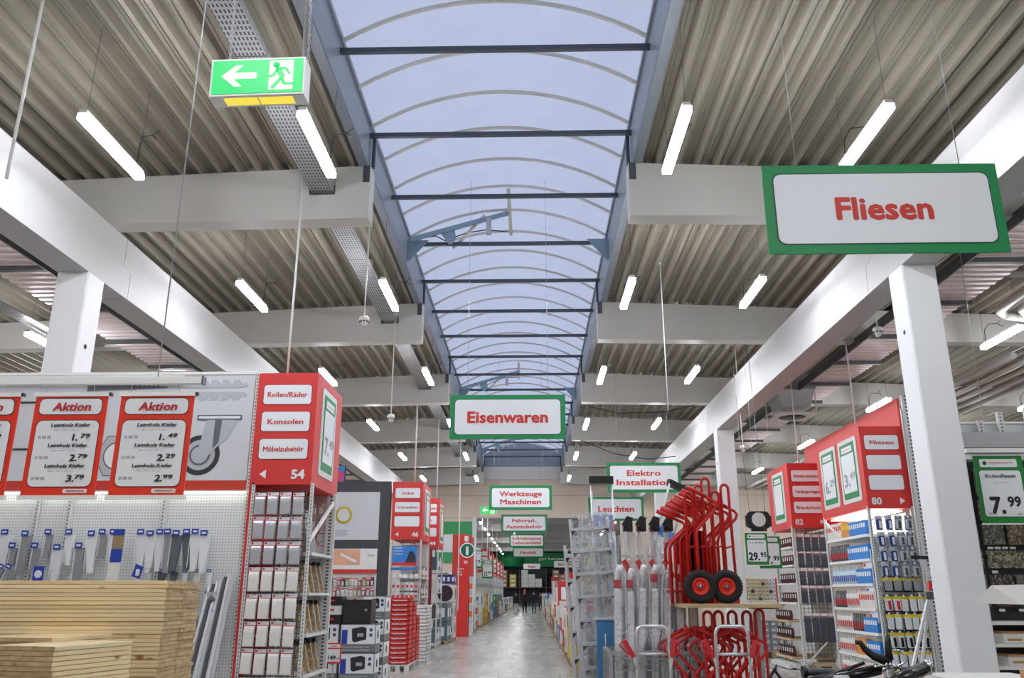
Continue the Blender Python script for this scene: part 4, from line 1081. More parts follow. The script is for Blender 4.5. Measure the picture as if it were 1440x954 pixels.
for i in range(4):
    for j in range(13):
        k = rnd.choice([0, 0, 0, 1, 2, 2, 3, 4, 5]); o = copy_tree(cp[k][0]); o.name = 'plug_pack'; o.location = (-5.75 + j * .115, 23.70, 2.10 - i * .27 - rnd.uniform(0, .03))
        tag(o, '%s plug pack on the dark display wall, %s row down, %s column' % (cp[k][1], nth(i + 1), nth(j + 1)), 'hanging pack', 'plug packs on the dark display wall')
for p_, _ in cp: drop(p_)
t = thing('display_flag', 'small blue and pink curved flag sticking up behind the dark display wall', 'flag', (-5.6, 24.3, 4.7))
pts = [(-6.0, 4.60)] + [(-6.0 + .72 * math.sin(R(a)) * .9, 4.60 + .66 * (1 - math.cos(R(a)))) for a in ()] + [(-5.45, 4.60), (-5.42, 5.25), (-5.6, 5.22), (-5.8, 5.08), (-5.93, 4.85)]
MB().prism(pts, 24.3, 24.32).build('flag_sheet', LBLUE, t); mb = MB(); mb.prism(rrect(-5.62, 4.9, .3, .42, .14), 24.29, 24.3); mb.build('flag_print', mat('flag_pink', (214, 70, 120), .5), t)
MB().box(-5.45, -5.42, 24.3, 24.33, 0, 5.25).build('flag_pole', BLACK, t)

def side_posts(t, x0, x1, y0, y1, z=3.12):
    for x in (x0 + .02, x1 - .02):
        for y in (y0, y1 - .05):
            mb = MB(); post(mb, x, y, 0, z, .04, .04); mb.build('upright', PM, t)
T46 = thing('shelf_rack', 'shelf rack with red sign box numbered 46 reading Dübel, Schrauben', 'rack', (-3.45, 24.5, 0))
sign_box('46', -3.90, -3.04, 23.6, 25.5, ['Dübel', 'Schrauben', ''], -1, 'x+', [(24.6, 1.0, None)], T46)
side_posts(T46, -3.88, -3.04, 23.62, 25.45)
wire_grid(-3.84, -3.08, 23.72, .1, 3.05, T46, .09, m=SHELFG)
MB().box(-3.86, -3.06, 25.3, 25.34, .1, 3.05).build('back_panel', WHITE, T46)
for z in (.12, .6, 1.1, 1.6, 2.1): MB().box(-3.86, -3.02, 23.8, 25.3, z - .04, z).build('shelf', SHELFG, T46)
MB().box(-3.84, -3.16, 23.58, 23.60, 2.40, 2.92).build('ad_board', LBLUE, T46); MB().box(-3.84, -3.16, 23.57, 23.58, 2.40, 2.48).build('ad_stripe', RED, T46)
MB().prism([(-3.48, 2.48), (-3.18, 2.48), (-3.2, 2.66), (-3.28, 2.78), (-3.36, 2.78), (-3.42, 2.62)], 23.57, 23.58).build('ad_figure', mat('ad_dark', (50, 44, 60), .5), T46)
for z in (2.88, 2.80, 2.72): MB().box(-3.80, -3.56, 23.57, 23.58, z - .02, z).build('ad_text', PANELW, T46)
MB().box(-3.86, -3.1, 23.57, 23.6, 2.28, 2.35).build('shelf_label_strip', LBLUE, T46)
def goods(x0, x1, y, z, n_, m, name, cat, labelf, group, h=.2, w_=.9, d=.12, round_=False):
    st = (x1 - x0) / n_
    for k in range(n_):
        cx = x0 + st * (k + .5); t = thing(name, labelf(k + 1), cat, (cx, y, z), group)
        if round_: MB().lathe([(0, 0), (st * w_ / 2, 0), (st * w_ / 2, .04), (0, .05)], (cx, y, z + h / 2), 'y', 16).build('body', m[k % len(m)], t)
        else: MB().box(cx - st * w_ / 2, cx + st * w_ / 2, y, y + d, z, z + h).build('body', m[k % len(m)], t)
        MB().box(cx - st * w_ * .28, cx + st * w_ * .28, y - .004, y, z + h * .35, z + h * .7).build('label', RED if not round_ else PANELW, t)
PKW = mat('pk_paleblue', (196, 212, 222), .4)
goods(-3.82, -3.08, 23.55, 2.02, 5, [PANELW], 'tape_roll', 'roll', lambda k: nth(k) + ' white round roll on the upper hooks of rack 46', 'rolls on rack 46', .18, .95, round_=True)
for r_, z in enumerate((1.74, 1.48, 1.22, .96, .70)):
    goods(-3.82, -3.08, 23.50, z, 6, [PKW, WHITEBAG, GREYBAG], 'screw_pack', 'pack', lambda k, r_=r_: '%s pale screw pack on rack 46, %s row under the rolls' % (nth(k), nth(r_ + 1)), 'screw packs on rack 46', .22)
for r_, z in enumerate((.12, .6, 1.1, 1.6, 2.1)):
    for k in range(5):
        y = 23.9 + k * .27; t = thing('parts_box', '%s parts carton on the aisle side of rack 46, %s shelf from below' % (nth(k + 1), nth(r_ + 1)), 'carton', (-3.1, y, z), 'parts cartons on rack 46')
        MB().box(-3.3, -3.06, y, y + .23, z, z + .28 + .02 * (k % 2)).build('body', [CARD, DGREY, WHITEBAG, mat('maroon_pack', (120, 40, 44), .5)][(k + r_) % 4], t)
        MB().box(-3.06, -3.056, y + .04, y + .19, z + .08, z + .2).build('label', PANELW, t)

T44 = thing('shelf_rack', 'shelf rack with red sign box numbered 44 partly hidden behind rack 46', 'rack', (-3.4, 28.5, 0))
sign_box('44', -3.90, -3.04, 27.9, 29.4, ['Beschläge', 'Ketten', ''], -1, 'x+', [(28.65, .9, None)], T44)
text('ung', -3.17, 27.889, 4.69 - 1.59 * .20, .075, LETRED, T44, bold=.02)
side_posts(T44, -3.88, -3.04, 27.95, 29.35)
MB().box(-3.86, -3.06, 28.0, 29.3, .1, .16).build('shelf', SHELFG, T44)
for z in (.9, 1.7, 2.4): MB().box(-3.86, -3.06, 28.0, 29.3, z - .03, z).build('shelf', SHELFG, T44)
MB().box(-3.50, -3.24, 27.93, 27.96, .8, 3.05).build('chain_display', mat('maroon_panel', (118, 34, 36), .5), T44)
MB().box(-3.84, -3.52, 27.93, 27.96, .2, 3.05).build('front_display', mat('steel_teal', (130, 146, 150), .5, var=.2), T44)
for r_, z in enumerate((.16, .9, 1.7, 2.4)):
    for k in range(4):
        y = 28.1 + k * .3; t = thing('parts_box', '%s carton on the aisle side of rack 44, %s shelf from below' % (nth(k + 1), nth(r_ + 1)), 'carton', (-3.1, y, z), 'cartons on rack 44')
        MB().box(-3.35, -3.06, y, y + .26, z, z + .42).build('body', [mat('slate_pack', (84, 108, 118), .5), DGREY, WHITEBAG][(k + r_) % 3], t)
        MB().box(-3.06, -3.056, y + .05, y + .2, z + .12, z + .3).build('label', PANELW, t)

# ---- stack of red crates with white lettering on a pallet, and the white stack behind
def pallet(x0, x1, y0, y1, label, m=PALLET, h=.12):
    t = thing('pallet', label, 'pallet', ((x0 + x1) / 2, (y0 + y1) / 2, 0), 'pallets along the aisle')
    for k in range(5):
        y = y0 + (y1 - y0) * k / 5; MB().box(x0, x1, y, y + (y1 - y0) / 5 - .03, h - .022, h).build('deck_board', m, t)
    for x in (x0, (x0 + x1) / 2 - .05, x1 - .1):
        for y in (y0, (y0 + y1) / 2 - .07, y1 - .14): MB().box(x, x + .1, y, y + .14, 0, h - .022).build('block', m, t)
    return t
def crate(t_, x0, x1, y0, y1, z, h, m=RED, txt=True):
    mb = MB(); a = .012
    mb.box(x0, x1, y0, y0 + a, z, z + h); mb.box(x0, x1, y1 - a, y1, z, z + h); mb.box(x0, x0 + a, y0, y1, z, z + h); mb.box(x1 - a, x1, y0, y1, z, z + h); mb.box(x0, x1, y0, y1, z, z + a)
    mb.box(x0 - .008, x1 + .008, y0 - .008, y1 + .008, z + h - .012, z + h)
    mb.build('crate_shell', m, t_)
    if txt: text('hagebaumarkt', (x0 + x1) / 2, y0, z + h * .42, h * .34, PANELW, t_, wd=(x1 - x0) * .72, bold=.03)
pallet(-3.26, -2.76, 19.8, 21.75, 'pale pallet under the red crates', mat('pale_pallet', (206, 206, 200), .6), .14)
for c_, (y0, ph) in enumerate(((19.85, 'front'), (20.5, 'second'), (21.15, 'third'))):
    for k in range(14 - c_ * 1 if c_ < 2 else 10):
        z = .15 + k * .102
        t = thing('stacking_crate', '%s red stacking crate from the bottom with white lettering, %s stack' % (nth(k + 1), ph), 'crate', (-3.0, y0 + .3, z), 'red stacking crates by the aisle')
        crate(t, -3.235, -2.785, y0, y0 + .55, z, .098, txt=(c_ == 0))
for c_, y0 in enumerate((22.5, 23.05)):
    for k in range(16):
        z = .002 + k * .086
        t = thing('stacking_crate', '%s white stacking crate from the bottom, %s stack behind the red crates' % (nth(k + 1), ['nearer', 'farther'][c_]), 'crate', (-3.1, y0 + .3, z), 'white stacking crates by the aisle')
        crate(t, -2.99, -2.70, y0, y0 + .5, z, .082, WHITE, False)

# ---- boxes on pallets between rack 44 and the info pillar
def carton(x0, x1, y0, y1, z0, z1, m, label, group, lm=PANELW, name='carton', face='both', lab=.6):
    t = thing(name, label, 'carton', ((x0 + x1) / 2, (y0 + y1) / 2, z0), group)
    MB().box(x0, x1, y0, y1, z0, z1).build('body', m, t)
    cx, cz, W_, H = (x0 + x1) / 2, (z0 + z1) / 2, x1 - x0, z1 - z0
    MB().box(cx - W_ * lab / 2, cx + W_ * lab / 2, y0 - .004, y0, cz - H * .25, cz + H * .25).build('front_label', lm, t)
    D_ = y1 - y0; cy = (y0 + y1) / 2
    for x, s_ in ((x0, -1), (x1, 1)):
        if face == 'both' or face == s_:
            a, b = sorted((x, x + s_ * .004)); MB().box(a, b, cy - D_ * lab / 2, cy + D_ * lab / 2, cz - H * .25, cz + H * .25).build('side_label', lm, t)
    return t
PURP = mat('dark_purple_print', (52, 44, 60), .35); WINE = mat('wine_print', (120, 40, 70), .4)
for i in range(4):
    y = 30.2 + (i % 2) * .8
    carton(-3.42, -2.92, y, y + .7, .12 + (i // 2) * .62, .12 + (i // 2) * .62 + .6, [mat('slate_pack', (84, 108, 118), .5), DGREY][i % 2], nth(i + 1) + ' dark machine carton before the ball pattern boxes', 'dark machine cartons', face=1)
pallet(-3.45, -2.9, 30.1, 31.8, 'pallet under the dark machine cartons beyond rack 44')
for i in range(3):
    t = thing('round_print_box', ['lowest', 'middle', 'top'][i] + ' dark box with large round print beside the red info pillar', 'carton', (-3.1, 32.2, .12 + i * .62), 'dark boxes with round prints')
    z = .14 + i * .62; MB().box(-3.6, -2.85, 32.0, 32.9, z, z + .6).build('body', WHITEBAG, t)
    mb = MB(); mb.lathe([(0, 0), (.29, 0), (.29, .006)], (-3.2, 31.993, z + .3), 'y', 24, 0, False); mb.build('round_print', PURP, t)
    mb = MB(); mb.lathe([(0, 0), (.22, 0), (.22, .006), (0, .006)], (-2.855, 32.45, z + .3), 'x', 20, 0, False); mb.build('side_print', PURP, t)
    mb = MB(); mb.bar((-3.36, 31.985, z + .2), (-3.05, 31.985, z + .42), .006, .05); mb.build('print_stripe', WINE, t)
pallet(-3.6, -2.85, 31.95, 32.95, 'pallet under the dark boxes with round prints')
for i in range(4): carton(-3.5 + .17 * i, -3.36 + .17 * i, 32.1, 32.5, 2.02, 2.34, [mat('pk_navy', (50, 56, 96), .5), BLUE][i % 2], nth(i + 1) + ' blue packet on top of the round print boxes', 'blue packets above the round print boxes')

# ---- red info pillar
IP = thing('info_pillar', 'tall red information pillar with white circle and letter i at the aisle edge', 'pillar', (-2.9, 36, 0))
MB().box(-3.29, -2.62, 35.66, 36.3, 0, 4.05).build('pillar_body', RED, IP)
MB().box(-3.29, -3.10, 35.60, 35.66, 0.1, 4.0).build('side_fin', mat('stripe_red', (190, 56, 40), .5), IP)
mb = MB(); disc(mb, -2.68, 3.40, .31, 35.655, 28); mb.build('round_sign', PANELW, IP)
mb = MB(); disc(mb, -2.68, 3.40, .265, 35.650, 28); mb.build('round_sign', mat('info_green', (16, 96, 66), .5), IP)
text('i', -2.68, 35.645, 3.40, .34, PANELW, IP, wd=.12, bold=.06)
MB().box(-2.90, -2.60, 36.3, 38.6, 2.40, 4.05).build('rear_box', BOXRED, IP)
MB().box(-2.80, -2.64, 35.655, 35.66, 3.76, 3.98).build('paper_notice', PANELW, IP)
text('39', -2.74, 35.656, 2.92, .12, PANELW, IP, bold=.03)
for i, s in enumerate(('Information', 'Beratung', 'Bestellung')): text(s, -3.1, 35.656, 2.66 - i * .11, .07, PANELW, IP, bold=.02, left=-3.26)
MB().box(-2.60, -2.45, 35.9, 36.3, .0, 2.3).build('leaflet_stand', WHITE, IP)
for k in range(7): MB().box(-2.60, -2.46, 35.88, 35.90, .5 + k * .27, .72 + k * .27).build('leaflet', [PKW, mat('leaf_orange', (222, 120, 60), .5)][k % 2], IP)
# ================================================================ numbered racks and goods farther down the timber side
NUMS = ['38', '36', '34', '32', '30']
for i, y in enumerate((60.0, 67.0, 74.5, 82.5, 91.0)):
    t = thing('shelf_rack', nth(i + 1) + ' far shelf rack with red sign box beyond the info pillar', 'rack', (-3.45, y + .8, 0), 'far shelf racks along the aisle')
    sign_box(NUMS[i], -3.95, -3.0, y, y + 1.8, ['Farben', 'Lacke', 'Pinsel'], -1, 'x+', [(y + .9, .9, None)], t)
    MB().box(-3.9, -3.04, y + .1, y + 1.7, 0, 3.1).build('rack_body', [WHITEBAG, PKW][i % 2], t)
    for r_ in range(9): MB().box(-3.85, -3.08, y + .06, y + .1, .3 + r_ * .31, .52 + r_ * .31).build('product_row', [GREYBAG, PKW, WHITEBAG][r_ % 3], t)
rnd = random.Random(11)
PAL = [(mat('g_white', (224, 224, 220), .5), 'white'), (mat('g_yellow', (214, 186, 60), .5), 'yellow'), (mat('g_blue', (60, 120, 190), .5), 'blue'), (mat('g_green', (50, 140, 80), .5), 'green'), (mat('g_red', (196, 44, 40), .5), 'red'), (CARD, 'brown'), (mat('g_grey', (140, 144, 148), .5), 'grey')]
seq = [(37.2, 1.2, [0, 0, 2], .45), (38.8, 1.0, [2, 2], .5), (40.3, 1.2, [0, 0, 0], .5), (42.2, 1.2, [4, 0, 4, 0], .3), (45.2, 1.6, [0, 0], .8), (47.6, 1.4, [1, 1, 0, 0], .42), (50, 1.6, [1, 1, 1, 1], .4), (53, 1.6, [5, 0, 0], .5), (56, 1.6, [0, 6, 0], .5), (58.4, 1.2, [2, 2, 3], .5), (63, 1.6, [2, 3, 3], .5), (65.4, 1.0, [4, 4], .6), (70, 1.8, [0, 0, 6], .5), (72.4, 1.2, [0, 6], .5), (78, 1.8, [0, 0], .6), (86, 2, [6, 0], .6), (95, 2.4, [0, 0], .6), (102, 2.4, [0, 6], .6), (110, 3, [0, 0], .6)]
for i, (y, d, cs, h) in enumerate(seq):
    xr = -2.62 + .18 * min(1, max(0, (y - 44) / 30)); wd = .75
    pallet(xr - wd, xr, y, y + d, 'low pallet of the ' + nth(i + 1) + ' goods stand beyond the info pillar')
    z = .125
    for k, c in enumerate(cs):
        carton(xr - wd + .03, xr - .03, y + .03, y + d - .03, z, z + h, PAL[c][0], '%s carton, %s from the floor, on the %s stand beyond the info pillar' % (PAL[c][1], nth(k + 1), nth(i + 1)), 'cartons on stands beyond the info pillar', lm=PAL[(c + 3) % 6][0] if c != 0 else PAL[2][0] if k % 2 else GREYBAG); z += h + .004
# shelf run behind these stands
for i, y in enumerate((37.0, 39.8, 46.0, 49.0, 52.0, 55.0)):
    t = thing('shelf_unit', nth(i + 1) + ' white shelf unit along the wall behind the goods stands past the info pillar', 'shelf', (-4.2, y, 0), 'white shelf units past the info pillar')
    MB().box(-5.0, -3.6, y, y + .06, 0, 2.6).build('side_panel', WHITE, t); MB().box(-5.0, -4.95, y, y + 2.4, 0, 2.6).build('back_panel', WHITE, t)
    for z in (.1, .7, 1.3, 1.9, 2.5):
        MB().box(-5.0, -3.6, y, y + 2.4, z - .04, z).build('shelf', SHELFG, t)
    for z in (.1, .7, 1.3, 1.9):
        for k in range(3): carton(-4.1, -3.64, y + .1 + k * .75, y + .75 + k * .75, z, z + .44, PAL[rnd.choice([0, 0, 1, 2, 5, 6, 3])][0], '%s carton on the shelf at %s level of %s shelf unit past the pillar' % (nth(k + 1), nth(int(z / .6) + 1), nth(i + 1)), 'cartons on the white shelf units')
# green price signs hung along that side
def price_sign(x0, x1, y, z0, z1, name, sub, p1, p2, label, top=None, logo=True, group='green framed price signs', was=None, face='y-'):
    t = thing('price_sign', label, 'price sign', ((x0 + x1) / 2, y, z0), group)
    W_, H = x1 - x0, z1 - z0; cx = (x0 + x1) / 2
    MB().box(x0, x1, y, y + .008, z0, z1).build('green_sheet', mat('price_green', (22, 128, 52), .45), t)
    for z in (z0 - .02 * H, z1): MB().box(x0 - .01, x1 + .01, y - .008, y + .016, z, z + .022 * H).build('clip_rail', WHITE, t)
    MB().prism(rrect(cx, z1 - .11 * H, W_ * .76, .12 * H, .02 * H), y - .003, y).build('shop_badge', PANELW, t)
    text('hagebaumarkt', cx + W_ * .05, y - .003, z1 - .10 * H, .038 * H, LETRED, t, wd=W_ * .5)
    mb = MB(); disc(mb, cx - W_ * .28, z1 - .11 * H, .03 * H, y - .004, 12); mb.build('round_logo', DGREEN, t)
    MB().prism(rrect(cx, z0 + .44 * H, W_ * .86, .70 * H, .04 * H), y - .0015, y).build('outline', DGREEN, t)
    MB().prism(rrect(cx, z0 + .44 * H, W_ * .84, .68 * H, .04 * H), y - .003, y).build('panel', PANELW, t)
    if name: text(name, cx, y - .003, z0 + .70 * H, .055 * H, INK, t, wd=W_ * .62, bold=.012)
    if sub: text(sub, cx, y - .003, z0 + .60 * H, .022 * H, GREYINK, t)
    text(p1, 0, y - .003, z0 + .27 * H, .24 * H, INK, t, left=cx - W_ * .30 if len(p1) < 3 else cx - W_ * .40, wd=W_ * (.30 if len(p1) < 3 else .50), bold=.04)
    text(p2, 0, y - .003, z0 + .32 * H, .15 * H, INK, t, left=cx + W_ * (.06 if len(p1) < 3 else .13), wd=W_ * .27, bold=.035)
    if was:
        text(was, 0, y - .003, z0 + .135 * H, .025 * H, INK, t, left=cx + W_ * .22, bold=.02)
        mb = MB()
        for k in range(9): mb.box(cx - W_ * (.36 - .018 * k), cx - W_ * (.36 - .018 * k - .01), y - .004, y - .003, z0 + .12 * H, z0 + .16 * H)
        mb.build('barcode_print', GREYINK, t)
    if top: wires(t, [((x0 + .05, y, z1), (x0 + .05, y, top)), ((x1 - .05, y, z1), (x1 - .05, y, top))], r=.003)
    return t
price_sign(-4.00, -3.45, 31.0, 2.55, 3.55, 'Leiter', 'Alu', '8.', '99', 'green price sign between rack 44 and the info pillar', top=8.0)
price_sign(-2.98, -2.58, 44.15, 2.9, 4.0, 'Farbe', '', '7.', '99', 'green price sign just past the info pillar at the hall opening', top=5.6)
price_sign(-3.0, -2.35, 52.0, 2.55, 3.6, 'Angebot', '', '12', '99', 'green price sign over the yellow cartons past the pillar', top=8.1)
for i, (x, y) in enumerate(((-3.5, 52), (-3.5, 60.5), (-3.5, 68), (-3.5, 76), (-2.9, 56), (-3.4, 84))):
    pole(x, y, 4.7 if i != 4 else 3, nth(i + 1) + ' slim white rod of the second hall over the numbered racks', .02, 7.9)
# end of the second hall: green fascia, dark wall, shelves with cartons
t = thing('fascia_board', 'wide green fascia board with rounded end at the far end of the store', 'sign', (0, 125, 6))
mb = MB(); mb.box(-2.5, 16, 125, 125.4, 5.45, 7.38); mb.lathe([(0, 5.45), (2.0, 5.45), (2.0, 7.35), (0, 7.35)], (-3.2, 124.9, 0), 'z', 28); mb.build('green_board', GREEN, t)
text('gut beraten', 3.0, 125, 6.6, .4, PANELW, t, wd=4.0, bold=.02)
t = thing('shelf_wall', 'dark high shelf wall at the far end stacked with white and brown boxes', 'shelf', (0, 124, 0))
MB().box(-8, 14, 126.5, 126.7, 0, 5.4).build('back_panel', ANTH, t)
for x in (-5.4, -1.8, 2.0, 6.0): MB().box(x, x + .12, 124.3, 126.5, 0, 5.4).build('upright', DGREY, t)
for z in (2.6,): MB().box(-5.4, 9, 124.3, 126.5, z - .1, z).build('shelf', DGREY, t)
n_ = 0
for i, (x, cnt, m, nm) in enumerate(((-1.5, 4, PAL[0][0], 'white'), (-.5, 3, PAL[0][0], 'white'), (.5, 2, PAL[0][0], 'white'), (3.0, 4, CARD, 'brown'), (4.0, 3, CARD, 'brown'), (5.0, 3, CARD, 'brown'), (-4.5, 4, CARD, 'brown'), (-3.2, 3, PAL[1][0], 'yellow'))):
    for k in range(cnt): carton(x, x + .95, 124.4, 125.3, 2.602 + k * .6, 2.602 + k * .6 + .58, m, '%s box on the far shelf wall, %s pile, %s from below' % (nm, nth(i + 1), nth(k + 1)), 'boxes on the far shelf wall')
t = thing('wall_banner', 'green banner with white oval panel on the back wall beside the info pillar', 'banner', (-3.8, 43.9, 3.6))
MB().box(-6.2, -3.07, 43.9, 43.96, 3.2, 5.25).build('banner_sheet', mat('banner_green', (54, 160, 92), .5), t)
MB().prism(rrect(-4.8, 4.15, 2.4, .9, .3), 43.88, 43.9).build('white_oval', PANELW, t); text('Farben', -4.9, 43.88, 4.15, .22, GREYINK, t)

# ================================================================ promotional pallets on the other side of the aisle
pr = [  # y, depth, [(colour idx, height, name)], x-width
 (12.4, 1.2, [(0, .5), (0, .5)], 'white'), (13.9, 1.2, [(0, .55), (0, .5)], 'white'), (15.4, 1.2, [(0, .55), (0, .5)], 'w'), (17.0, 1.3, [(0, .5), (0, .5)], 'w'),
 (18.7, 1.3, [(1, .5), (6, .6)], 'y'), (20.4, 1.3, [(1, .55), (1, .55)], 'y'), (22.1, 1.3, [(1, .6), (1, .5), (4, .4)], 'y'), (24.2, 1.3, [(0, .5), (0, .5)], 'w'), (26.2, 1.3, [(4, .5), (0, .6)], 'r'), (28.2, 1.3, [(0, .4), (4, .4), (0, .5)], 'r'),
 (30.5, 1.4, [(2, .5), (0, .5)], 'b'), (33, 1.4, [(5, .6), (0, .5)], 'c'), (35.5, 1.4, [(0, .6), (4, .5)], 'c'), (38, 1.5, [(3, .5), (1, .4)], 'c'), (41, 1.5, [(4, .6), (0, .6)], 'c'), (44.5, 1.6, [(5, .5), (5, .5)], 'c'), (48, 1.6, [(0, .7), (0, .6)], 'c'), (52, 1.8, [(0, .6), (0, .6), (2, .4)], 'c'), (56, 2, [(0, .6), (0, .7)], 'c'), (61, 2, [(4, .6), (0, .6)], 'c'), (66, 2, [(0, .6), (6, .6)], 'c'), (72, 2, [(0, .9), (0, .6)], 'c'), (79, 3, [(0, .8), (0, .8)], 'c'), (88, 3, [(0, .8), (2, .6)], 'c'), (98, 3, [(0, .8), (0, .8)], 'c')]
cut = mat('label_teal', (40, 120, 150), .5)
for i, (y, d, cs, _) in enumerate(pr):
    x0 = .90 if y > 18 else .98; wd = 1.0
    pallet(x0, x0 + wd, y, y + d, 'wooden pallet of the ' + nth(i + 1) + ' promotional stack past the wire bins')
    z = .125
    for k, (c, h) in enumerate(cs):
        for s_ in range(2):
            carton(x0 + .02 + s_ * .49, x0 + .49 + s_ * .49, y + .03, y + d - .03, z, z + h, PAL[c][0], '%s carton, %s from the floor, %s side of %s promotional stack' % (PAL[c][1], nth(k + 1), ['aisle', 'far'][s_], nth(i + 1)), 'cartons of the promotional stacks', lm=[YELLOW, GREYBAG, cut, PAL[4][0], PAL[0][0]][(i + k) % 5] if c in (0, 1) else PAL[0][0], lab=.5)
        z += h + .004
# taller things standing on these stacks
t = thing('red_bag_display', 'tall red display box on the promotional stack beyond the step ladders', 'display box', (1.3, 26.5, 1.24))
mb = MB(); mb.add([(1.1, 26.4, 1.24), (1.45, 26.4, 1.24), (1.45, 26.9, 1.24), (1.1, 26.9, 1.24), (1.0, 26.3, 2.3), (1.6, 26.3, 2.3), (1.6, 27, 2.3), (1.0, 27, 2.3)], [(0, 3, 2, 1), (4, 5, 6, 7), (0, 1, 5, 4), (1, 2, 6, 5), (2, 3, 7, 6), (3, 0, 4, 7)]); mb.build('box_body', RED, t)
MB().box(1.15, 1.45, 26.29, 26.31, 1.9, 2.1).build('box_label', PANELW, t)
for i, (x, z, hh) in enumerate(((1.38, 1.63, .55), (1.52, 1.63, .62), (1.46, 2.1, .35))):
    t = thing('yellow_tool', ['lower', 'upper', 'small top'][i] + ' black and yellow garden tool standing on the promotional stack behind the ladders', 'tool', (x, 22.6, z if i < 2 else 1.63))
    mb = MB(); mb.lathe([(0, 0), (.1, 0), (.13, .12), (.12, .3), (.07, .42), (.05, hh), (0, hh)], (x, 22.5 + .2 * i, z if i < 2 else 1.66), 'z', 14); mb.build('body', YELLOW, t)
    mb = MB(); mb.lathe([(.105, .1), (.136, .13), (.136, .18), (.1, .2)], (x, 22.5 + .2 * i, z if i < 2 else 1.66), 'z', 14); mb.build('band', BLACK, t)
    mb = MB(); mb.tube([(x, 22.5 + .2 * i, 1.9), (x - .05, 22.5, 2.3), (x + .05, 22.5, 2.6), (x, 22.55, 2.95)], .035, 8); mb.build('hose', YELLOW if i else BLACK, t)
for i, (y, z) in enumerate(((33, 1.233), (38, 1.033), (41, 1.333), (48, 1.433), (52, 1.737))):
    carton(1.0 + .05 * i, 1.6, y + .3, y + .9, z, z + .9, [PAL[4][0], PAL[0][0], PAL[6][0], PAL[0][0], PAL[4][0]][i], nth(i + 1) + ' upright display carton on top of the far promotional stacks', 'upright display cartons')
# ================================================================ people at the far end of the aisle
def person(x, y, H, label, top, legs, hair, pose, hat=None, bag=False, skirt=0.0):
    t = thing('person', label, 'person', (x, y, 0))
    k = H / 1.75; st = pose
    J = {}; 
    pts = [(0, 0, .93), (0, 0, 1.12), (0, 0, 1.38), (0, -.01, 1.50), (0, -.02, 1.60), (0, -.03, 1.72)]
    rad_ = [.145, .135, .165, .06, .085, .075]
    ed = [(0, 1), (1, 2), (2, 3), (3, 4), (4, 5)]
    def limb(root, chain):
        prev = root
        for p, r_ in chain: pts.append(p); rad_.append(r_); ed.append((prev, len(pts) - 1)); prev = len(pts) - 1
    for s_ in (-1, 1):
        sw = st * s_
        limb(2, [((s_ * .19, 0, 1.40), .065), ((s_ * .25, .03 * sw, 1.14), .05), ((s_ * .26, -.10 * sw - .04, .90), .038), ((s_ * .255, -.12 * sw - .05, .81), .04), ((s_ * .25, -.13 * sw - .05, .74), .025)])
        limb(0, [((s_ * .10, 0, .86), .105), ((s_ * .11, -.12 * sw, .48), .068), ((s_ * .11, -.02 * sw + .06 * abs(sw), .09), .045), ((s_ * .12, -.02 * sw - .12, .04), .035)])
    me = bpy.data.meshes.new('body'); me.from_pydata([tuple(Vector(p) * k) for p in pts], ed, [])
    o = bpy.data.objects.new('body', me); COL.objects.link(o)
    sk_ = o.modifiers.new('s', 'SKIN'); o.modifiers.new('u', 'SUBSURF').levels = 1
    for i, sv in enumerate(me.skin_vertices[0].data):
        sv.radius = (rad_[i] * k, rad_[i] * k * (.75 if i < 3 else 1)); sv.use_root = (i == 0)
    bpy.context.view_layer.update()
    m2 = bpy.data.meshes.new_from_object(o.evaluated_get(bpy.context.evaluated_depsgraph_get()))
    bpy.data.objects.remove(o)
    for m in (top, legs, SKIN, BLACK): m2.materials.append(m)
    for p in m2.polygons:
        c = p.center / k; p.use_smooth = True
        p.material_index = 3 if c.z < .09 else 1 if (c.z < .86 - skirt and abs(c.x) < .21) else 2 if (c.z > 1.50 or (abs(c.x) > .2 and c.z < .83)) else 0
    b = bpy.data.objects.new('body', m2); COL.objects.link(b); b.parent = t
    mb = MB(); mb.lathe([(.0, 1.83), (.06, 1.81), (.098, 1.74), (.103, 1.67), (.09, 1.60), (.075, 1.58)], (0, .02, 0), 'z', 14); mb.v = [tuple(Vector(v) * k) for v in mb.v]
    mb.build('hair', hair, t, False)
    mb = MB(); mb.add([tuple(Vector(v) * k) for v in ((-.012, -.12, 1.64), (.012, -.12, 1.64), (0, -.145, 1.64), (0, -.115, 1.69))], [(0, 1, 2), (0, 2, 3), (1, 3, 2)]); mb.build('nose', SKIN, t, False)
    mb = MB()
    for s_ in (-1, 1): mb.box(s_ * .035 * k - .01, s_ * .035 * k + .01, -.118 * k, -.112 * k, 1.685 * k, 1.70 * k)
    mb.build('eyes', INK, t, False)
    mb = MB()
    for s_ in (-1, 1):
        for f in range(4):
            x0 = (s_ * .255 + (f - 1.5) * .014) * k; yy = (-.13 * st * s_ - .055) * k
            mb.tube([(x0, yy, .755 * k), (x0, yy - .008, .71 * k), (x0, yy - .0, (.68 + .008 * (f in (1, 2)) * -1) * k)], .007, 5)
        x0 = (s_ * .225) * k; mb.tube([(x0, yy, .78 * k), (x0 - s_ * .015, yy - .02, .74 * k)], .008, 5)
    mb.build('fingers', SKIN, t, False)
    if hat: mb = MB(); mb.lathe([(0, 1.90), (.06, 1.88), (.105, 1.80), (.112, 1.70), (.108, 1.69)], (0, 0, 0), 'z', 16); mb.v = [tuple(Vector(v) * k) for v in mb.v]; mb.build('knit_hat', hat, t, False)
    if bag: MB().box(.24, .34, -.15, .15, .62, .92).build('shopping_bag', DGREY, t, False)
    return t
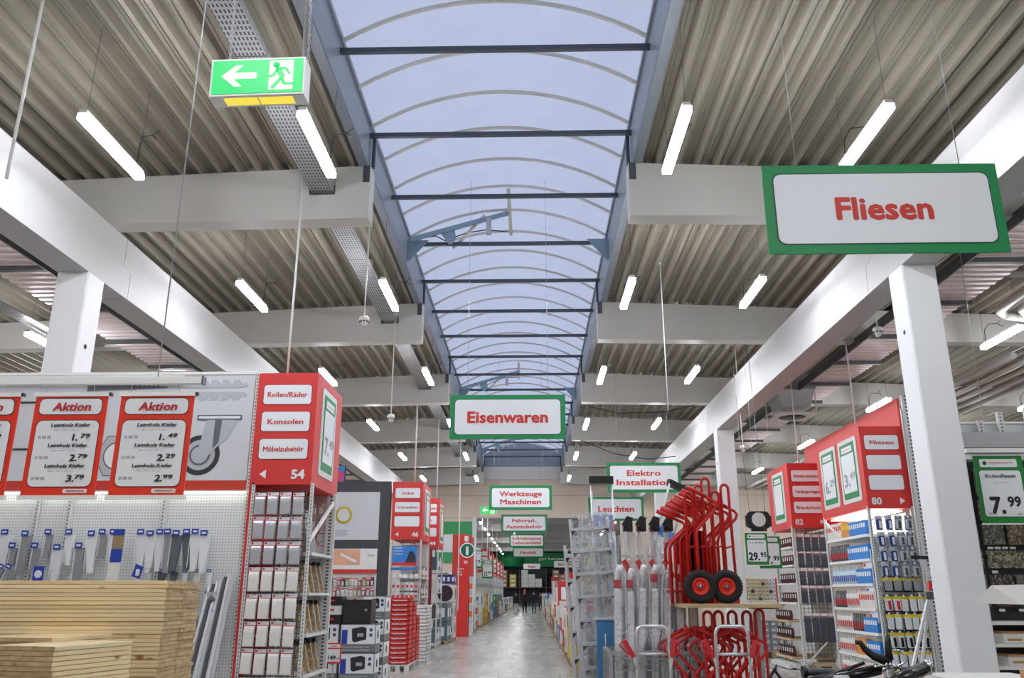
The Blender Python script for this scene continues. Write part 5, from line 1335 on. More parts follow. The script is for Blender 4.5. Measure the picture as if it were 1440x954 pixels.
NAVY = mat('navy_cloth', (34, 36, 48), .8); JEANS = mat('blue_denim', (70, 96, 128), .8); BLACKC = mat('black_cloth', (28, 28, 30), .8); LTR = mat('light_trousers', (196, 198, 202), .8)
person(-1.38, 76, 1.76, 'woman in dark jacket and light trousers walking beside the man in the orange hat', NAVY, LTR, mat('hair_brown', (60, 44, 36), .8), 1)
person(-.64, 75.5, 1.90, 'person in all black clothes with an orange knit hat walking down the aisle', BLACKC, BLACKC, mat('hair_dark', (40, 34, 30), .8), -1, hat=mat('orange_knit', (232, 112, 48), .9))
person(.17, 76, 1.86, 'man in dark open jacket and blue jeans walking beside the orange hat person', NAVY, JEANS, mat('hair_dark', (40, 34, 30), .8), 1, bag=True)
person(.85, 84, 1.72, 'person in dark coat pushing toward the white pallets behind the jeans man', NAVY, BLACKC, mat('hair_brown', (60, 44, 36), .8), -1)
# ================================================================ wire bins and ladders
WIREM = mat('zinc_wire', (176, 178, 180), .35, .6)
def wire_bin(x0, x1, y0, y1, z0, z1, label, s=.09, dx=.055):
    t = thing('wire_bin', label, 'wire bin', ((x0 + x1) / 2, (y0 + y1) / 2, 0), 'zinc wire bins of ladders')
    for nm, ax, c in (('front_mesh', 'x', y0), ('rear_mesh', 'x', y1), ('aisle_mesh', 'y', x0), ('outer_mesh', 'y', x1)):
        if ax == 'x': wire_grid(x0, x1, c, z0, z1, t, s, nm, 'x', WIREM, .005)
        else: wire_grid(y0, y1, c, z0, z1, t, s, nm, 'y', WIREM, .005)
    for x in (x0, x1):
        for y in (y0, y1): MB().box(x - .015, x + .015, y - .015, y + .015, 0.0, z1).build('corner_post', WIREM, t)
    mb = MB(); mb.box(x0, x1, y0 - .012, y0 + .012, z1 - .02, z1 + .012); mb.box(x0, x1, y1 - .012, y1 + .012, z1 - .02, z1 + .012); mb.box(x0 - .012, x0 + .012, y0, y1, z1 - .02, z1 + .012); mb.box(x1 - .012, x1 + .012, y0, y1, z1 - .02, z1 + .012)
    mb.build('top_rim', WIREM, t)
    MB().box(x0, x1, y0, y1, z0 - .02, z0).build('floor_panel', PALLET, t)
    return t
wire_bin(.66, 1.44, 7.5, 8.15, .14, 1.18, 'zinc wire bin at the front, holding the film wrapped ladders')
wire_bin(.62, 1.10, 8.5, 9.4, .14, 1.14, 'zinc wire bin in the middle beside the big step ladder')
wire_bin(.64, 1.15, 9.8, 11.8, .14, 1.10, 'long zinc wire bin farthest along the aisle edge')

def step_ladder(x, y, z, W_, H, n_, lean, label, cap=True, sheet=True, rz=0, guard=True, film=True):
    """aluminium step ladder seen from the front; lean = sideways tilt"""
    t = thing('step_ladder', label, 'ladder', (x, y, z), 'aluminium step ladders', rz)
    t.rotation_euler = (0, lean, rz)
    for s_ in (-1, 1):
        mb = MB(); mb.bar((s_ * (W_ / 2 + .03), 0, 0), (s_ * W_ / 2, .12, H), .028, .06); mb.build('side_rail', ALU, t, False)
        mb = MB(); mb.bar((s_ * (W_ / 2 + .01), .42, 0), (s_ * (W_ / 2 - .02), .16, H * .98), .022, .035); mb.build('rear_leg', ALU, t, False)
        MB().box(s_ * (W_ / 2 + .03) - .025, s_ * (W_ / 2 + .03) + .025, -.04, .04, -.02, .03).build('foot', BLACK, t, False)
    for k in range(n_):
        f = (k + .6) / n_; zz = H * f
        m = MB(); m.box(-W_ / 2 - .01, W_ / 2 + .01, .12 * f - .05, .12 * f + .06, zz - .028, zz); m.build('tread', ALU, t, False)
        mb = MB()
        for s_ in (-1, 1): mb.prism([(s_ * (W_ / 2 - .05), zz - .028), (s_ * W_ / 2, zz - .028), (s_ * W_ / 2, zz - .075)] if s_ > 0 else [(-W_ / 2, zz - .028), (-(W_ / 2 - .05), zz - .028), (-W_ / 2, zz - .075)], .12 * f - .055, .12 * f - .045)
        mb.build('tread_bracket', BLACK, t, False)
    if guard:
        mb = MB()
        for s_ in (-1, 1): mb.tube([(s_ * (W_ / 2 - .02), .14, H * .9), (s_ * (W_ / 2 - .06), .18, H + .42)], .012, 8)
        mb.build('guard_rail', ALU, t, False)
        MB().box(-W_ / 2 + .03, W_ / 2 - .03, .15, .21, H + .40, H + .47).build('black_cap', BLACK, t, False)
    if film: MB().box(-W_ / 2 - .035, W_ / 2 + .035, -.07, -.068, H * .02, H * 1.02).build('film_front', FILM, t, False)
    return t
l1 = step_ladder(.74, 8.6, .42, .38, 1.98, 9, R(-4.5), 'largest step ladder with wide treads leaning in the bin at the aisle edge', guard=False)
t = thing('ladder_guard', 'step ladder guard with black cap standing above the big ladder', 'ladder', (.80, 9.0, 1.0))
mb = MB()
for x in (.64, .86): mb.tube([(x + .05, 9.0, .15), (x, 9.0, 2.80)], .012, 8)
mb.build('guard_rail', ALU, t); MB().box(.62, .88, 8.97, 9.03, 2.78, 2.86).build('black_cap', BLACK, t); MB().box(.65, .86, 8.99, 9.0, 2.30, 2.45).build('blue_label', LBLUE, t)
for x in (.645, .865): MB().box(x - .015, x + .015, 8.985, 9.015, 2.28, 2.4).build('red_clip', RED, t)
t = thing('step_ladder', 'step ladder with tilted black cap beside the handles of the red trucks', 'ladder', (1.45, 9.0, 1.0))
mb = MB()
for d in (0, .22): mb.tube([(1.30 + d * .9, 9.0 + d, 2.2 - d * .3), (1.48 + d * .9, 9.0 + d, 2.78)], .012, 8)
mb.build('guard_rail', ALU, t)
mb = MB(); mb.bar((1.47, 9.02, 2.80), (1.74, 9.2, 2.70), .05, .07); mb.build('black_cap', BLACK, t)
mb = MB(); mb.bar((1.25, 9.0, 2.35), (1.50, 9.1, 2.22), .01, .10); mb.build('blue_label', LBLUE, t)
mb = MB(); mb.bar((1.10, 9.0, .02), (1.31, 9.0, 2.3), .03, .05); mb.build('side_rail', ALU, t)
# back part of the same bin: more ladders along the aisle edge
for i in range(4):
    step_ladder(.83 + .02 * i, 9.95 + i * .42, .16, .32, 1.62 + .05 * (i % 2), 6, R(-5 - i), nth(i + 1) + ' silver step ladder in the long bin along the aisle edge', guard=False, film=False)
for i in range(3):
    step_ladder(.66 + .07 * i, 9.0 + .14 * i, .16, .34, 2.0 + .08 * i, 8, R(-4 + i), ['near', 'middle', 'far'][i] + ' silver step ladder packed behind the largest ladder in the bin', guard=False, film=False)
for i, (x0, x1, y, z0, z1) in enumerate(((.50, .86, 8.72, .9, 2.42), (.52, .90, 9.35, .7, 2.30), (.86, 1.38, 8.52, .9, 2.20), (.45, .62, 9.7, .3, 1.75))):
    mb = MB(); n_ = 7; vs = []
    for k in range(n_ + 1):
        xx = x0 + (x1 - x0) * k / n_; vs += [(xx, y + .02 * (-1) ** k, z0), (xx - .02, y + .015 * (-1) ** k, z1 + .03 * (k % 3))]
    mb.add(vs, [(2 * k, 2 * k + 2, 2 * k + 3, 2 * k + 1) for k in range(n_)])
    tag(mb.build('wrapping_film', HAZE), ['milky film hanging over the largest step ladder', 'milky film around the ladders farther back in the bin', 'milky film draped behind the black ladder caps', 'milky film round the ladders at the aisle edge'][i], 'film')
# cluster with black caps and red joints
for i in range(4):
    x = .90 + i * .13
    t = thing('folding_ladder', ['first', 'second', 'third', 'fourth'][i] + ' folded ladder with black top cap and red joint, counted from the aisle', 'ladder', (x, 8.4, .2), 'folded ladders with black caps')
    for s_, dy in ((-1, 0), (1, .3)):
        mb = MB(); mb.bar((x + s_ * .015, 8.3 + dy, .2), (x + .04 + s_ * .02, 8.35 + dy, 2.26), .022, .05); mb.build('side_rail', ALU, t)
    MB().box(x - .0, x + .085, 8.3, 8.42, 2.235, 2.32).build('top_cap', BLACK, t)
    mb = MB(); mb.prism([(x - .02, 2.30), (x + .06, 2.24), (x + .09, 2.36), (x + .03, 2.38)], 8.28, 8.34); mb.build('cap_hook', BLACK, t)
    MB().box(x + .035, x + .10, 8.31, 8.32, .9, 2.22).build('film_sheet', FILM, t)
    mb = MB(); mb.bar((x - .02, 8.26, 1.96), (x + .06, 8.28, 1.80), .03, .045); mb.build('red_joint', RED, t)
    for zz in (.6, .9, 1.2, 1.5, 1.75, 2.0): MB().box(x - .0, x + .05, 8.3, 8.65, zz, zz + .02).build('rung', ALU, t)
t = thing('display_board', 'blue backing board with white outline drawing beside the wrapped ladders', 'board', (.8, 8.25, .8))
MB().box(.60, .84, 8.22, 8.24, .6, 1.42).build('board', mat('board_blue', (72, 138, 190), .4), t); MB().box(.57, .86, 8.20, 8.26, 1.42, 1.445).build('top_ledge', ALU, t)
MB().box(.70, .73, 8.24, 8.26, .02, .62).build('stand', ALU, t)
mb = MB(); mb.tube([(.68, 8.215, 1.30), (.68, 8.215, 1.12), (.80, 8.215, 1.12)], .006, 6); mb.tube([(.69 + .06 * math.cos(R(a)) + .03, 8.215, 1.08 + .05 * math.sin(R(a))) for a in range(0, 360, 30)], .006, 6, closed=True); mb.build('drawing', PANELW, t)
MB().box(.77, .82, 8.21, 8.22, 1.36, 1.39).build('orange_tab', mat('orange_tab', (230, 130, 40), .5), t)
# six ladders wrapped in shiny film in the front bin
WRAP = mat('shiny_wrap', (232, 232, 232), .25, .1, var=.15)
def wrapbump():
    nt = WRAP.node_tree; b = nt.nodes['Principled BSDF']; n = nt.nodes.new('ShaderNodeTexNoise'); n.inputs['Scale'].default_value = 40
    tc = nt.nodes.new('ShaderNodeTexCoord'); nt.links.new(tc.outputs['Object'], n.inputs['Vector']); bp = nt.nodes.new('ShaderNodeBump'); bp.inputs['Strength'].default_value = .8; bp.inputs['Distance'].default_value = .02
    nt.links.new(n.outputs['Fac'], bp.inputs['Height']); nt.links.new(bp.outputs[0], b.inputs['Normal'])
wrapbump()
for i in range(7):
    x = .76 + i * .107; lean = .10 - .012 * i if i > 1 else .03
    t = thing('wrapped_ladder', nth(i + 1) + ' film wrapped aluminium ladder counted from the aisle in the front wire bin', 'ladder', (x, 7.7, .16), 'film wrapped ladders in the front bin')
    top = 1.90 - (.03 if i == 1 else 0)
    mb = MB(); mb.bar((x - lean - .02, 7.62, .16), (x - .01, 7.62, top - .2), .055, .075); mb.tube([(x - .01, 7.62, top - .2), (x + .002, 7.62, top - .06), (x + .02, 7.63, top - .01)], .03, 8); mb.build('wrapped_rail', WRAP, t)
    mb = MB(); mb.bar((x - lean + .045, 7.8, .16), (x + .045, 7.8, top - .05), .055, .06); mb.build('rear_rail', ALU, t)
    if i > 1:
        mb = MB(); mb.tube([(x - .02, 7.58, 1.20), (x + .02, 7.58, 1.36), (x + .055, 7.58, 1.30), (x + .06, 7.58, .9), (x + .03, 7.58, .2)], .012, 8); mb.build('folded_loop', ALU, t)
    for k in range(6): MB().box(x - lean * (1 - k / 6) - .01, x - lean * (1 - k / 6) + .05, 7.64, 7.8, .35 + k * .24, .375 + k * .24).build('rung', ALU, t)
    for zz in ((1.7, .5) if i < 2 else (1.75 if i % 2 else .42,)): MB().box(x - lean * (1 - zz / 1.9) - .045, x - lean * (1 - zz / 1.9) + .02, 7.575, 7.582, zz, zz + .07).build('red_tape', mat('tape_red', (190, 50, 60), .4), t)
    mb = MB(); v = [(x - lean - .06, 7.55, .2), (x - lean + .08, 7.55, .2), (x + .07, 7.56, top + .01), (x - .05, 7.56, top + .02)]; mb.add(v + [(a, 7.86, c) for a, b, c in v], [(0, 1, 2, 3), (0, 3, 7, 4), (1, 5, 6, 2), (3, 2, 6, 7)]); mb.build('film_wrap', FILM, t)

# ================================================================ red hand trucks on the wooden shelf and under it
t = thing('plank_shelf', 'wooden plank shelf on posts that carries the red hand trucks', 'shelf', (2.0, 7.3, 0))
MB().box(1.235, 2.0, 7.05, 7.75, 1.545, 1.575).build('plank', BEIGEWOOD, t)
for x in (1.245, 1.96):
    for y in (7.68, 7.70): MB().box(x, x + .03, y, y + .03, 0, 1.545).build('leg', GALV, t)
def hand_truck(x, y, z, label, H=1.13, loop=True, flip=1, wheels=False, group='red hand trucks on the plank shelf', toe=True):
    t = thing('hand_truck', label, 'hand truck', (x, y, z), group)
    r = .0125
    for s_ in (-1, 1):
        yy = y + s_ * .12 + .15
        mb = MB(); f = flip
        mb.tube([(x, yy, z), (x, yy, z + H * .50), (x + f * .015, yy, z + H * .55), (x + f * .17, yy, z + H * .70), (x + f * .185, yy, z + H * .735), (x + f * .165, yy, z + H * .765), (x - f * .03, yy, z + H * .86), (x - f * .055, yy, z + H * .87)], r, 8)
        mb.build('handle_tube', REDT, t)
        mb = MB(); mb.tube([(x + f * .10, yy, z + H * .80), (x - f * .06, yy, z + H * .875)], .018, 8); mb.build('grip', REDT, t)
    mb = MB(); mb.tube([(x, y + .03, z + .1), (x, y + .27, z + .1)], r, 6); mb.tube([(x, y + .03, z + .5), (x, y + .27, z + .5)], r, 6); mb.build('cross_tube', REDT, t)
    if loop:
        lx = x + flip * .14; mb = MB()
        pts = [(lx - .035, y + .03, z), (lx - .035, y + .03, z + H - .05)] + [(lx - .035 * math.cos(R(a)), y + .03, z + H - .05 + .04 * math.sin(R(a))) for a in range(20, 180, 20)] + [(lx + .035, y + .03, z + H - .05), (lx + .035, y + .03, z)]
        mb.tube(pts, r, 8); mb.build('frame_loop', REDT, t)
        mb = MB(); mb.tube([(lx - .035, y + .03, z + .45), (lx + .035, y + .03, z + .48)], .008, 6); mb.build('frame_strut', REDT, t)
    if toe: MB().box(x + flip * .02, x + flip * .02 + .045, y + .02, y + .28, z, z + .62 * H).build('plate', REDT, t) if False else MB().box(min(x, x + flip * .1), max(x, x + flip * .1), y + .04, y + .26, z, z + .006).build('toe_plate', REDT, t)
    if wheels:
        wx = x + .03; wy = y - .02
        mb = MB(); prof = []
        R_, w2 = .132, .04
        for a in range(0, 361, 30): prof.append((.098 + .036 * math.cos(R(a)), w2 * math.sin(R(a))))
        mb.lathe(prof, (wx, wy, z + R_), 'y', 30); mb.build('tyre', RUBBER, t)
        mb = MB(); mb.lathe([(.0, -.02), (.03, -.022), (.034, -.012), (.045, -.012), (.055, -.03), (.068, -.03), (.068, .02), (0, .02)], (wx, wy, z + R_), 'y', 24); mb.build('rim', mat('rim_red', (222, 44, 24), .4), t)
        mb = MB(); mb.lathe([(0, -.034), (.016, -.032), (.018, -.02), (.0, -.02)], (wx, wy, z + R_), 'y', 16); mb.build('hub_cap', mat('hub_blue_chrome', (110, 170, 200), .2, .8), t)
        mb = MB()
        for k in range(30):
            a = 2 * math.pi * k / 30; mb.bar((wx + .133 * math.cos(a), wy - .025, z + R_ + .133 * math.sin(a)), (wx + .133 * math.cos(a + .06), wy + .025, z + R_ + .133 * math.sin(a + .06)), .008, .004)
        mb.build('tread', RUBBER, t, tagk='stuff')
    return t
zt_ = 1.575
specs = [(1.18, .90, None, 'closest to the ladders'), (1.23, .94, None, 'second from the ladders'), (1.27, .98, (1.36, 2.50), 'third from the ladders'), (1.30, 1.0, None, 'fourth from the ladders'), (1.35, 1.05, (1.45, 2.56), 'fifth from the ladders'),
         (1.40, 1.10, (1.516, 2.624), 'with the tallest loop and a black wheel'), (1.52, .98, (1.596, 2.51), 'with the short loop behind the wheels'), (1.60, 1.0, (1.685, 2.57), 'closest to the second column, with black wheel')]
for i, (x, H, lp_, nm) in enumerate(specs):
    t = hand_truck(x, 7.34 + (i % 2) * .03 - (.12 if i == 5 else 0), zt_, 'red hand truck on the plank shelf, ' + nm, H=H, loop=False, toe=False)
    if lp_:
        lx, lz = lp_; y = 7.30 + .01 * i; mb = MB()
        mb.tube([(lx - .033, y, zt_), (lx - .033, y, lz - .05)] + [(lx - .033 * math.cos(R(a)), y, lz - .045 + .04 * math.sin(R(a))) for a in range(20, 180, 20)] + [(lx + .033, y, lz - .05), (lx + .045, y, zt_)], .0125, 8); mb.build('frame_loop', REDT, t)
        mb = MB(); mb.tube([(lx - .033, y, zt_ + .45), (lx + .036, y, zt_ + .47)], .008, 6); mb.build('frame_strut', REDT, t)
    if i in (1, 3, 4): MB().box(x + .05, x + .16, 7.40, 7.404, zt_ + .01, zt_ + .60).build('back_plate', REDT, t)
    if i in (5, 7):
        x, y, z = [(1.365, 7.08, zt_ + .134), (1.585, 7.12, zt_ + .134)][i == 7]
        prof = [(.098 + .036 * math.cos(R(a)), .045 * math.sin(R(a))) for a in range(0, 361, 30)]
        mb = MB(); mb.lathe(prof, (x, y, z), 'y', 32); mb.build('tyre', RUBBER, t)
        mb = MB(); mb.lathe([(.0, -.02), (.03, -.022), (.034, -.012), (.045, -.012), (.055, -.035), (.070, -.035), (.070, .02), (0, .02)], (x, y, z), 'y', 24); mb.build('rim', mat('rim_red', (222, 44, 24), .4), t)
        mb = MB(); mb.lathe([(0, -.040), (.016, -.036), (.018, -.02), (.0, -.02)], (x, y, z), 'y', 16); mb.build('hub_cap', mat('hub_blue_chrome', (110, 170, 200), .2, .8), t)
        mb = MB()
        for k in range(32):
            a = 2 * math.pi * k / 32; mb.bar((x + .130 * math.cos(a), y - .028, z + .130 * math.sin(a)), (x + .130 * math.cos(a + .07), y + .028, z + .130 * math.sin(a + .07)), .006, .006)
        mb.build('tyre_tread', RUBBER, t, tagk='stuff')
        MB().tube([(x, y, z), (x, 7.6, z)], .010, 8).build('axle', GALV, t)
    if i == 7: MB().box(1.70, 1.73, 7.3, 7.5, zt_, zt_ + .20).build('toe_plate', REDT, t)
# trucks standing below the plank
for i in range(9):
    x = 1.27 + i * .055
    hand_truck(x, 7.30 + (i % 3) * .05, .40, nth(i + 1) + ' red hand truck counted from the ladders under the plank shelf', H=1.12, loop=(i > 4), group='red hand trucks under the plank shelf', flip=1 if i % 2 else -1, toe=False)
t = thing('truck_rack', 'low grey rack that carries the lower red hand trucks', 'rack', (1.8, 7.5, 0))
MB().box(1.23, 2.05, 7.1, 7.8, .36, .40).build('deck', GALV, t)
for x in (1.25, 2.0):
    for y in (7.12, 7.75): MB().box(x, x + .03, y, y + .03, 0, .36).build('leg', GALV, t)
hand_truck(1.72, 7.2, .40, 'red hand truck with separate tall loop at the outer end under the plank shelf', H=1.14, group=None, toe=False)
# two aluminium trolleys with red grips in front
for i, (x0, x1) in enumerate(((.795, 1.04), (1.395, 1.64))):
    t = thing('folding_trolley', ['silver folding trolley with red grips before the wrapped ladders', 'silver folding trolley with red grips before the lower red hand trucks'][i], 'trolley', ((x0 + x1) / 2, 6.75, 0))
    zt2 = 1.415
    pts = [(x0 - .02, 6.75, .1), (x0, 6.75, zt2 - .05), (x0 + .012, 6.75, zt2 - .018), (x0 + .04, 6.75, zt2), (x1 - .04, 6.75, zt2), (x1 - .012, 6.75, zt2 - .018), (x1, 6.75, zt2 - .05), (x1 + .015, 6.75, .1)]
    MB().tube(pts, .0135, 10).build('frame_tube', CHROME if False else mat('satin_silver', (214, 216, 220), .25, .7), t)
    MB().tube([(x0, 6.75, zt2 - .20), (x1, 6.75, zt2 - .20)], .011, 8).build('cross_bar', mat('satin_silver', (214, 216, 220), .25, .7), t)
    for s_, xx in ((-1, x0), (1, x1)):
        mb = MB(); a = (xx + s_ * (.10 if s_ < 0 else .04), 6.72, zt2 - .10); b = (xx + s_ * (.03 if s_ < 0 else .015), 6.73, zt2 - .22)
        mb.bar(a, b, .028, .032); c = (a[0] + s_ * .035, 6.72, zt2 - .135); d = (b[0] + s_ * .05, 6.72, zt2 - .19)
        mb.tube([a, c, d, b], .007, 8); mb.build('red_grip', mat('grip_red', (206, 44, 52), .45), t)
        mb = MB(); mb.tube([b, (xx + s_ * .005, 6.74, zt2 - .30)], .009, 8); mb.build('grip_arm', ALU, t)
    MB().box(x0 - .03, x1 + .03, 6.55, 6.9, .0, .02).build('toe_plate', ALU, t)
    for s_, xx in ((-1, x0), (1, x1)): mb = MB(); mb.lathe([(0, -.02), (.08, -.02), (.09, 0), (.08, .02), (0, .02)], (xx + s_ * .07, 6.9, .09), 'x', 20); mb.build('wheel', RUBBER, t)

# ================================================================ numbered racks on the other side
T80 = thing('shelf_rack', 'shelf rack with red sign box numbered 80 and price sheets 6.29 and 3.49', 'rack', (6.6, 16.8, 0))
sign_box('80', 6.20, 6.98, 15.7, 18.2, ['Fliesen', '', ''], 1, 'x-', [(16.38, .96, ('3.', '49', True)), (17.5, .92, ('6.', '29', True))], T80, 3.16, 4.69)
for y in (15.72, 18.1):
    for x in (6.22, 7.0):
        mb = MB(); post(mb, x, y, 0, 3.2, .05, .05); mb.build('upright', PM, T80)
wire_grid(6.26, 6.95, 15.86, .1, 3.1, T80, .08, m=SHELFG)
MB().box(6.95, 6.99, 15.9, 18.1, .0, 3.1).build('back_panel', PEG, T80)
for z in (.14, .56, .98, 1.40, 1.84, 2.28, 2.72): MB().box(6.20, 6.94, 15.95, 18.08, z - .05, z).build('shelf', WHITE, T80)
mb = MB(); mb.bar((6.21, 18.1, 3.1), (6.21, 17.3, 2.75), .03, .04); mb.build('brace', WHITE, T80)
MB().box(6.235, 6.25, 15.95, 16.35, 1.15, 2.45).build('info_card', PANELW, T80)
for k, c in enumerate(((RED, 2.2), (BLUE, 1.75), (GREEN, 1.6), (YELLOW, 1.45), (RED, 1.3))): MB().box(6.230, 6.235, 16.24, 16.32, c[1] - .06, c[1]).build('card_print', c[0], T80)
LBAR = MB().box(6.3, 6.9, 15.9, 18.0, 3.12, 3.135).build('light_bar', LIGHTBAR, T80)
rp = thing('red_partition', 'tall red partition rising behind the sign box numbered 80', 'panel', (7.0, 17.5, 3.2))
MB().box(7.03, 7.07, 15.8, 17.75, 3.2, 5.25).build('panel_sheet', RED, rp); MB().box(7.03, 7.07, 17.77, 21.5, 3.2, 5.25).build('panel_sheet', RED, rp)
t = thing('rack_upright', 'tall perforated white upright between rack 80 and the white column', 'upright', (7.12, 15.55, 0))
mb = MB(); post(mb, 7.06, 15.5, 0, 5.25, .13, .06, step=.07); mb.build('upright', PM, t)
mb = MB(); post(mb, 6.975, 15.52, 0, 5.0, .03, .04); mb.build('inner_upright', PM, t)
# packs on the front of rack 80
def card_pack(w_, h, back, body, bd=.04, top=None, extra=None):
    t = proto('proto')
    MB().box(-w_ / 2, w_ / 2, -.006, 0, -h, 0).build('card', back, t, False)
    mb = MB(); mb.prism(rrect(0, -h * .58, w_ * .78, h * .66, .02), -bd, -.006); mb.build('blister', body, t, False)
    if top: MB().box(-w_ / 2, w_ / 2, -.009, -.006, -h * .30, -h * .08).build('card_band', top, t, False)
    if extra: MB().box(-w_ * .1, w_ * .22, -bd - .01, -bd, -h * .85, -h * .35).build('tool_body', extra, t, False)
    MB().lathe([(0, 0), (w_ * .2, 0), (w_ * .2, .004), (0, .004)], (0, -.012, -h * .06), 'y', 10).build('hang_label', PANELW, t, False)
    return t
CL = mat('clear_blister', (200, 206, 212), .15, .1); NV = mat('navy_tool', (40, 62, 130), .4); BK = mat('black_card', (34, 32, 36), .5); YL = YELLOW
kinds = [(card_pack(.125, .27, CL, NV, extra=PANELW), 'blue and white tool pack'), (card_pack(.135, .27, mat('card_greyblue', (120, 130, 144), .5), CL, extra=DGREY), 'clear grey tool pack'),
         (card_pack(.16, .27, BK, mat('pk_grey', (150, 156, 160), .5), top=YL), 'grey sheet pack with yellow band'), (card_pack(.15, .30, BK, PANELW, top=YL, extra=RED), 'white and red pack with yellow band'),
         (card_pack(.135, .31, BK, PANELW, top=YL), 'slim white pack with yellow band'), (card_pack(.135, .31, BK, PANELW, top=YL, extra=BLACK), 'black tool pack with yellow band')]
rows80 = [(3.03, [0, 0, 1, 1]), (2.735, [0, 0, 1, 1]), (2.465, [0, 0, 1, 1]), (2.20, [0, 0, 1, 1]), (1.955, [2, 2, 2, 2]), (1.64, [3, 3, 4, 4, 4]), (1.336, [4] * 5), (1.026, [5] * 5), (.713, [4] * 5), (.40, [4] * 4)]
for i, (z, ks) in enumerate(rows80):
    n_ = len(ks)
    for j, k in enumerate(ks):
        o = copy_tree(kinds[k][0]); o.name = 'tool_pack'; x = 6.27 + (.72) * (j + .5) / n_; o.location = (x, 15.70 + random.uniform(-.03, .02), z); o.rotation_euler = (0, random.uniform(-.06, .06), random.uniform(-.15, .15))
        tag(o, '%s, front of rack 80, %s row, %s from aisle' % (kinds[k][1], nth(i + 1), nth(j + 1)), 'hanging pack', 'packs on the front of rack 80')
for p_, _ in kinds: drop(p_)
# boxes on the aisle shelves of rack 80
def tube_item(m, h, r_, cap):
    t = proto('proto'); MB().lathe([(0, 0), (r_, 0), (r_, h * .72), (r_ * .45, h * .78), (r_ * .45, h), (0, h)], (0, 0, 0), 'z', 10).build('bottle', m, t, False)
    MB().box(-r_ - .003, -r_, -r_ * .7, r_ * .7, h * .15, h * .5).build('label', cap, t, False); return t
def box_item(m, w_, h, cap):
    t = proto('proto'); MB().box(-.05, .05, -w_ / 2, w_ / 2, 0, h).build('box', m, t, False); MB().box(-.053, -.05, -w_ * .35, w_ * .35, h * .5, h * .8).build('label', cap, t, False); return t
its = [(tube_item(WHITEBAG, .26, .036, RED), 'white red cartridge'), (tube_item(PKW, .25, .036, BLUE), 'pale blue cartridge'), (box_item(mat('pk_orange', (224, 150, 70), .5), .09, .22, YELLOW), 'orange box'), (box_item(LBLUE, .10, .2, PANELW), 'blue box'), (box_item(WHITEBAG, .09, .23, RED), 'white box'), (tube_item(DGREY, .24, .036, RED), 'dark grey cartridge')]
for r_, z in enumerate((.14, .56, .98, 1.40, 1.84, 2.28, 2.72)):
    seqk = [[0] * 12 + [4] * 8, [0] * 9 + [2] * 5 + [3] * 6, [0] * 8 + [5] * 6 + [3] * 6, [5] * 6 + [0] * 7 + [4] * 7, [1] * 13 + [3] * 7, [5] * 10 + [3] * 10, [4] * 8 + [2] * 4 + [3] * 8][r_]
    for j in range(20):
        k = seqk[19 - j]; o = copy_tree(its[k][0]); o.name = 'shelf_product'; o.scale = (1, 1, 1.32); o.location = (6.26, 16.02 + j * .105, z)
        tag(o, '%s on rack 80, %s aisle shelf up, %s from front' % (its[k][1], nth(r_ + 1), nth(j + 1)), 'product', 'products on the aisle shelves of rack 80')
for p_, _ in its: drop(p_)

T82 = thing('shelf_rack', 'shelf rack with red sign box numbered 82 reading Kabeltrommeln, Verlängerungen, Brandschutz', 'rack', (6.6, 21, 0))
sign_box('82', 6.20, 7.05, 20.35, 22.1, ['Kabeltrommeln', 'Verlängerungen', 'Brandschutz'], 1, 'x-', [(21.2, .95, None)], T82, 3.16, 4.69)
for y in (20.4, 21.95):
    for x in (6.22, 7.0):
        mb = MB(); post(mb, x, y, 0, 3.2, .07, .05); mb.build('upright', PM, T82)
wire_grid(6.26, 7.0, 20.55, .25, 3.1, T82, .09, m=DGREY)
MB().box(6.98, 7.02, 20.6, 21.9, 0, 3.1).build('back_panel', WHITE, T82)
for z in (.26, .66, 1.06, 1.46, 1.90, 2.32, 2.74): MB().box(6.18 if z > 1.3 else 5.98, 6.94, 20.6, 21.95, z - .04, z).build('shelf', BEIGEWOOD if z < 1.3 else WHITE, T82)
MB().box(6.4, 6.9, 20.4, 20.5, .08, .16).build('base_beam', PALLET, T82); MB().box(6.45, 6.55, 20.4, 20.6, 0, .08).build('base_block', PALLET, T82); MB().box(6.8, 6.9, 20.4, 20.6, 0, .08).build('base_block', PALLET, T82)
mb = MB(); mb.bar((6.26, 20.38, .15), (6.75, 20.38, .6), .02, .03); mb.build('brace', SHELFG, T82)
SACK = mat('dark_sheath', (70, 74, 84), .3); sp = pouch(.16, .33, SACK, RED, .05); lp = pouch(.17, .60, SACK, RED, .06)
for i, z in enumerate((3.0, 2.63, 2.23, 1.84)):
    for j in range(4):
        o = copy_tree(sp); o.name = 'cable_pouch'; o.location = (6.36 + j * .18, 20.45, z); o.scale = (1, 1, 1.15)
        tag(o, 'dark cable pouch with red head, rack 82, %s row, %s from aisle' % (nth(i + 1), nth(j + 1)), 'hanging pack', 'dark pouches on rack 82')
for j in range(4):
    o = copy_tree(lp); o.name = 'cable_pouch'; o.location = (6.36 + j * .18, 20.42, 1.22); o.scale = (1, 1, 1.05)
    tag(o, 'long dark pouch with red head, lowest on rack 82, %s from aisle' % nth(j + 1), 'hanging pack', 'long dark pouches on rack 82')
drop(sp); drop(lp)
MAR = mat('maroon_cable', (84, 34, 32), .5)
def coil():
    t = proto('proto'); mb = MB()
    for k in range(4):
        mb.tube([(.0 + .012 * k, .075 * math.cos(R(a)), .12 + .10 * math.sin(R(a))) for a in range(0, 360, 30)], .014, 6, closed=True)
    mb.build('cable_ring', MAR, t, False); MB().box(-.02, -.012, -.02, .03, .10, .19).build('tag', PANELW, t, False); return t
c0 = coil()
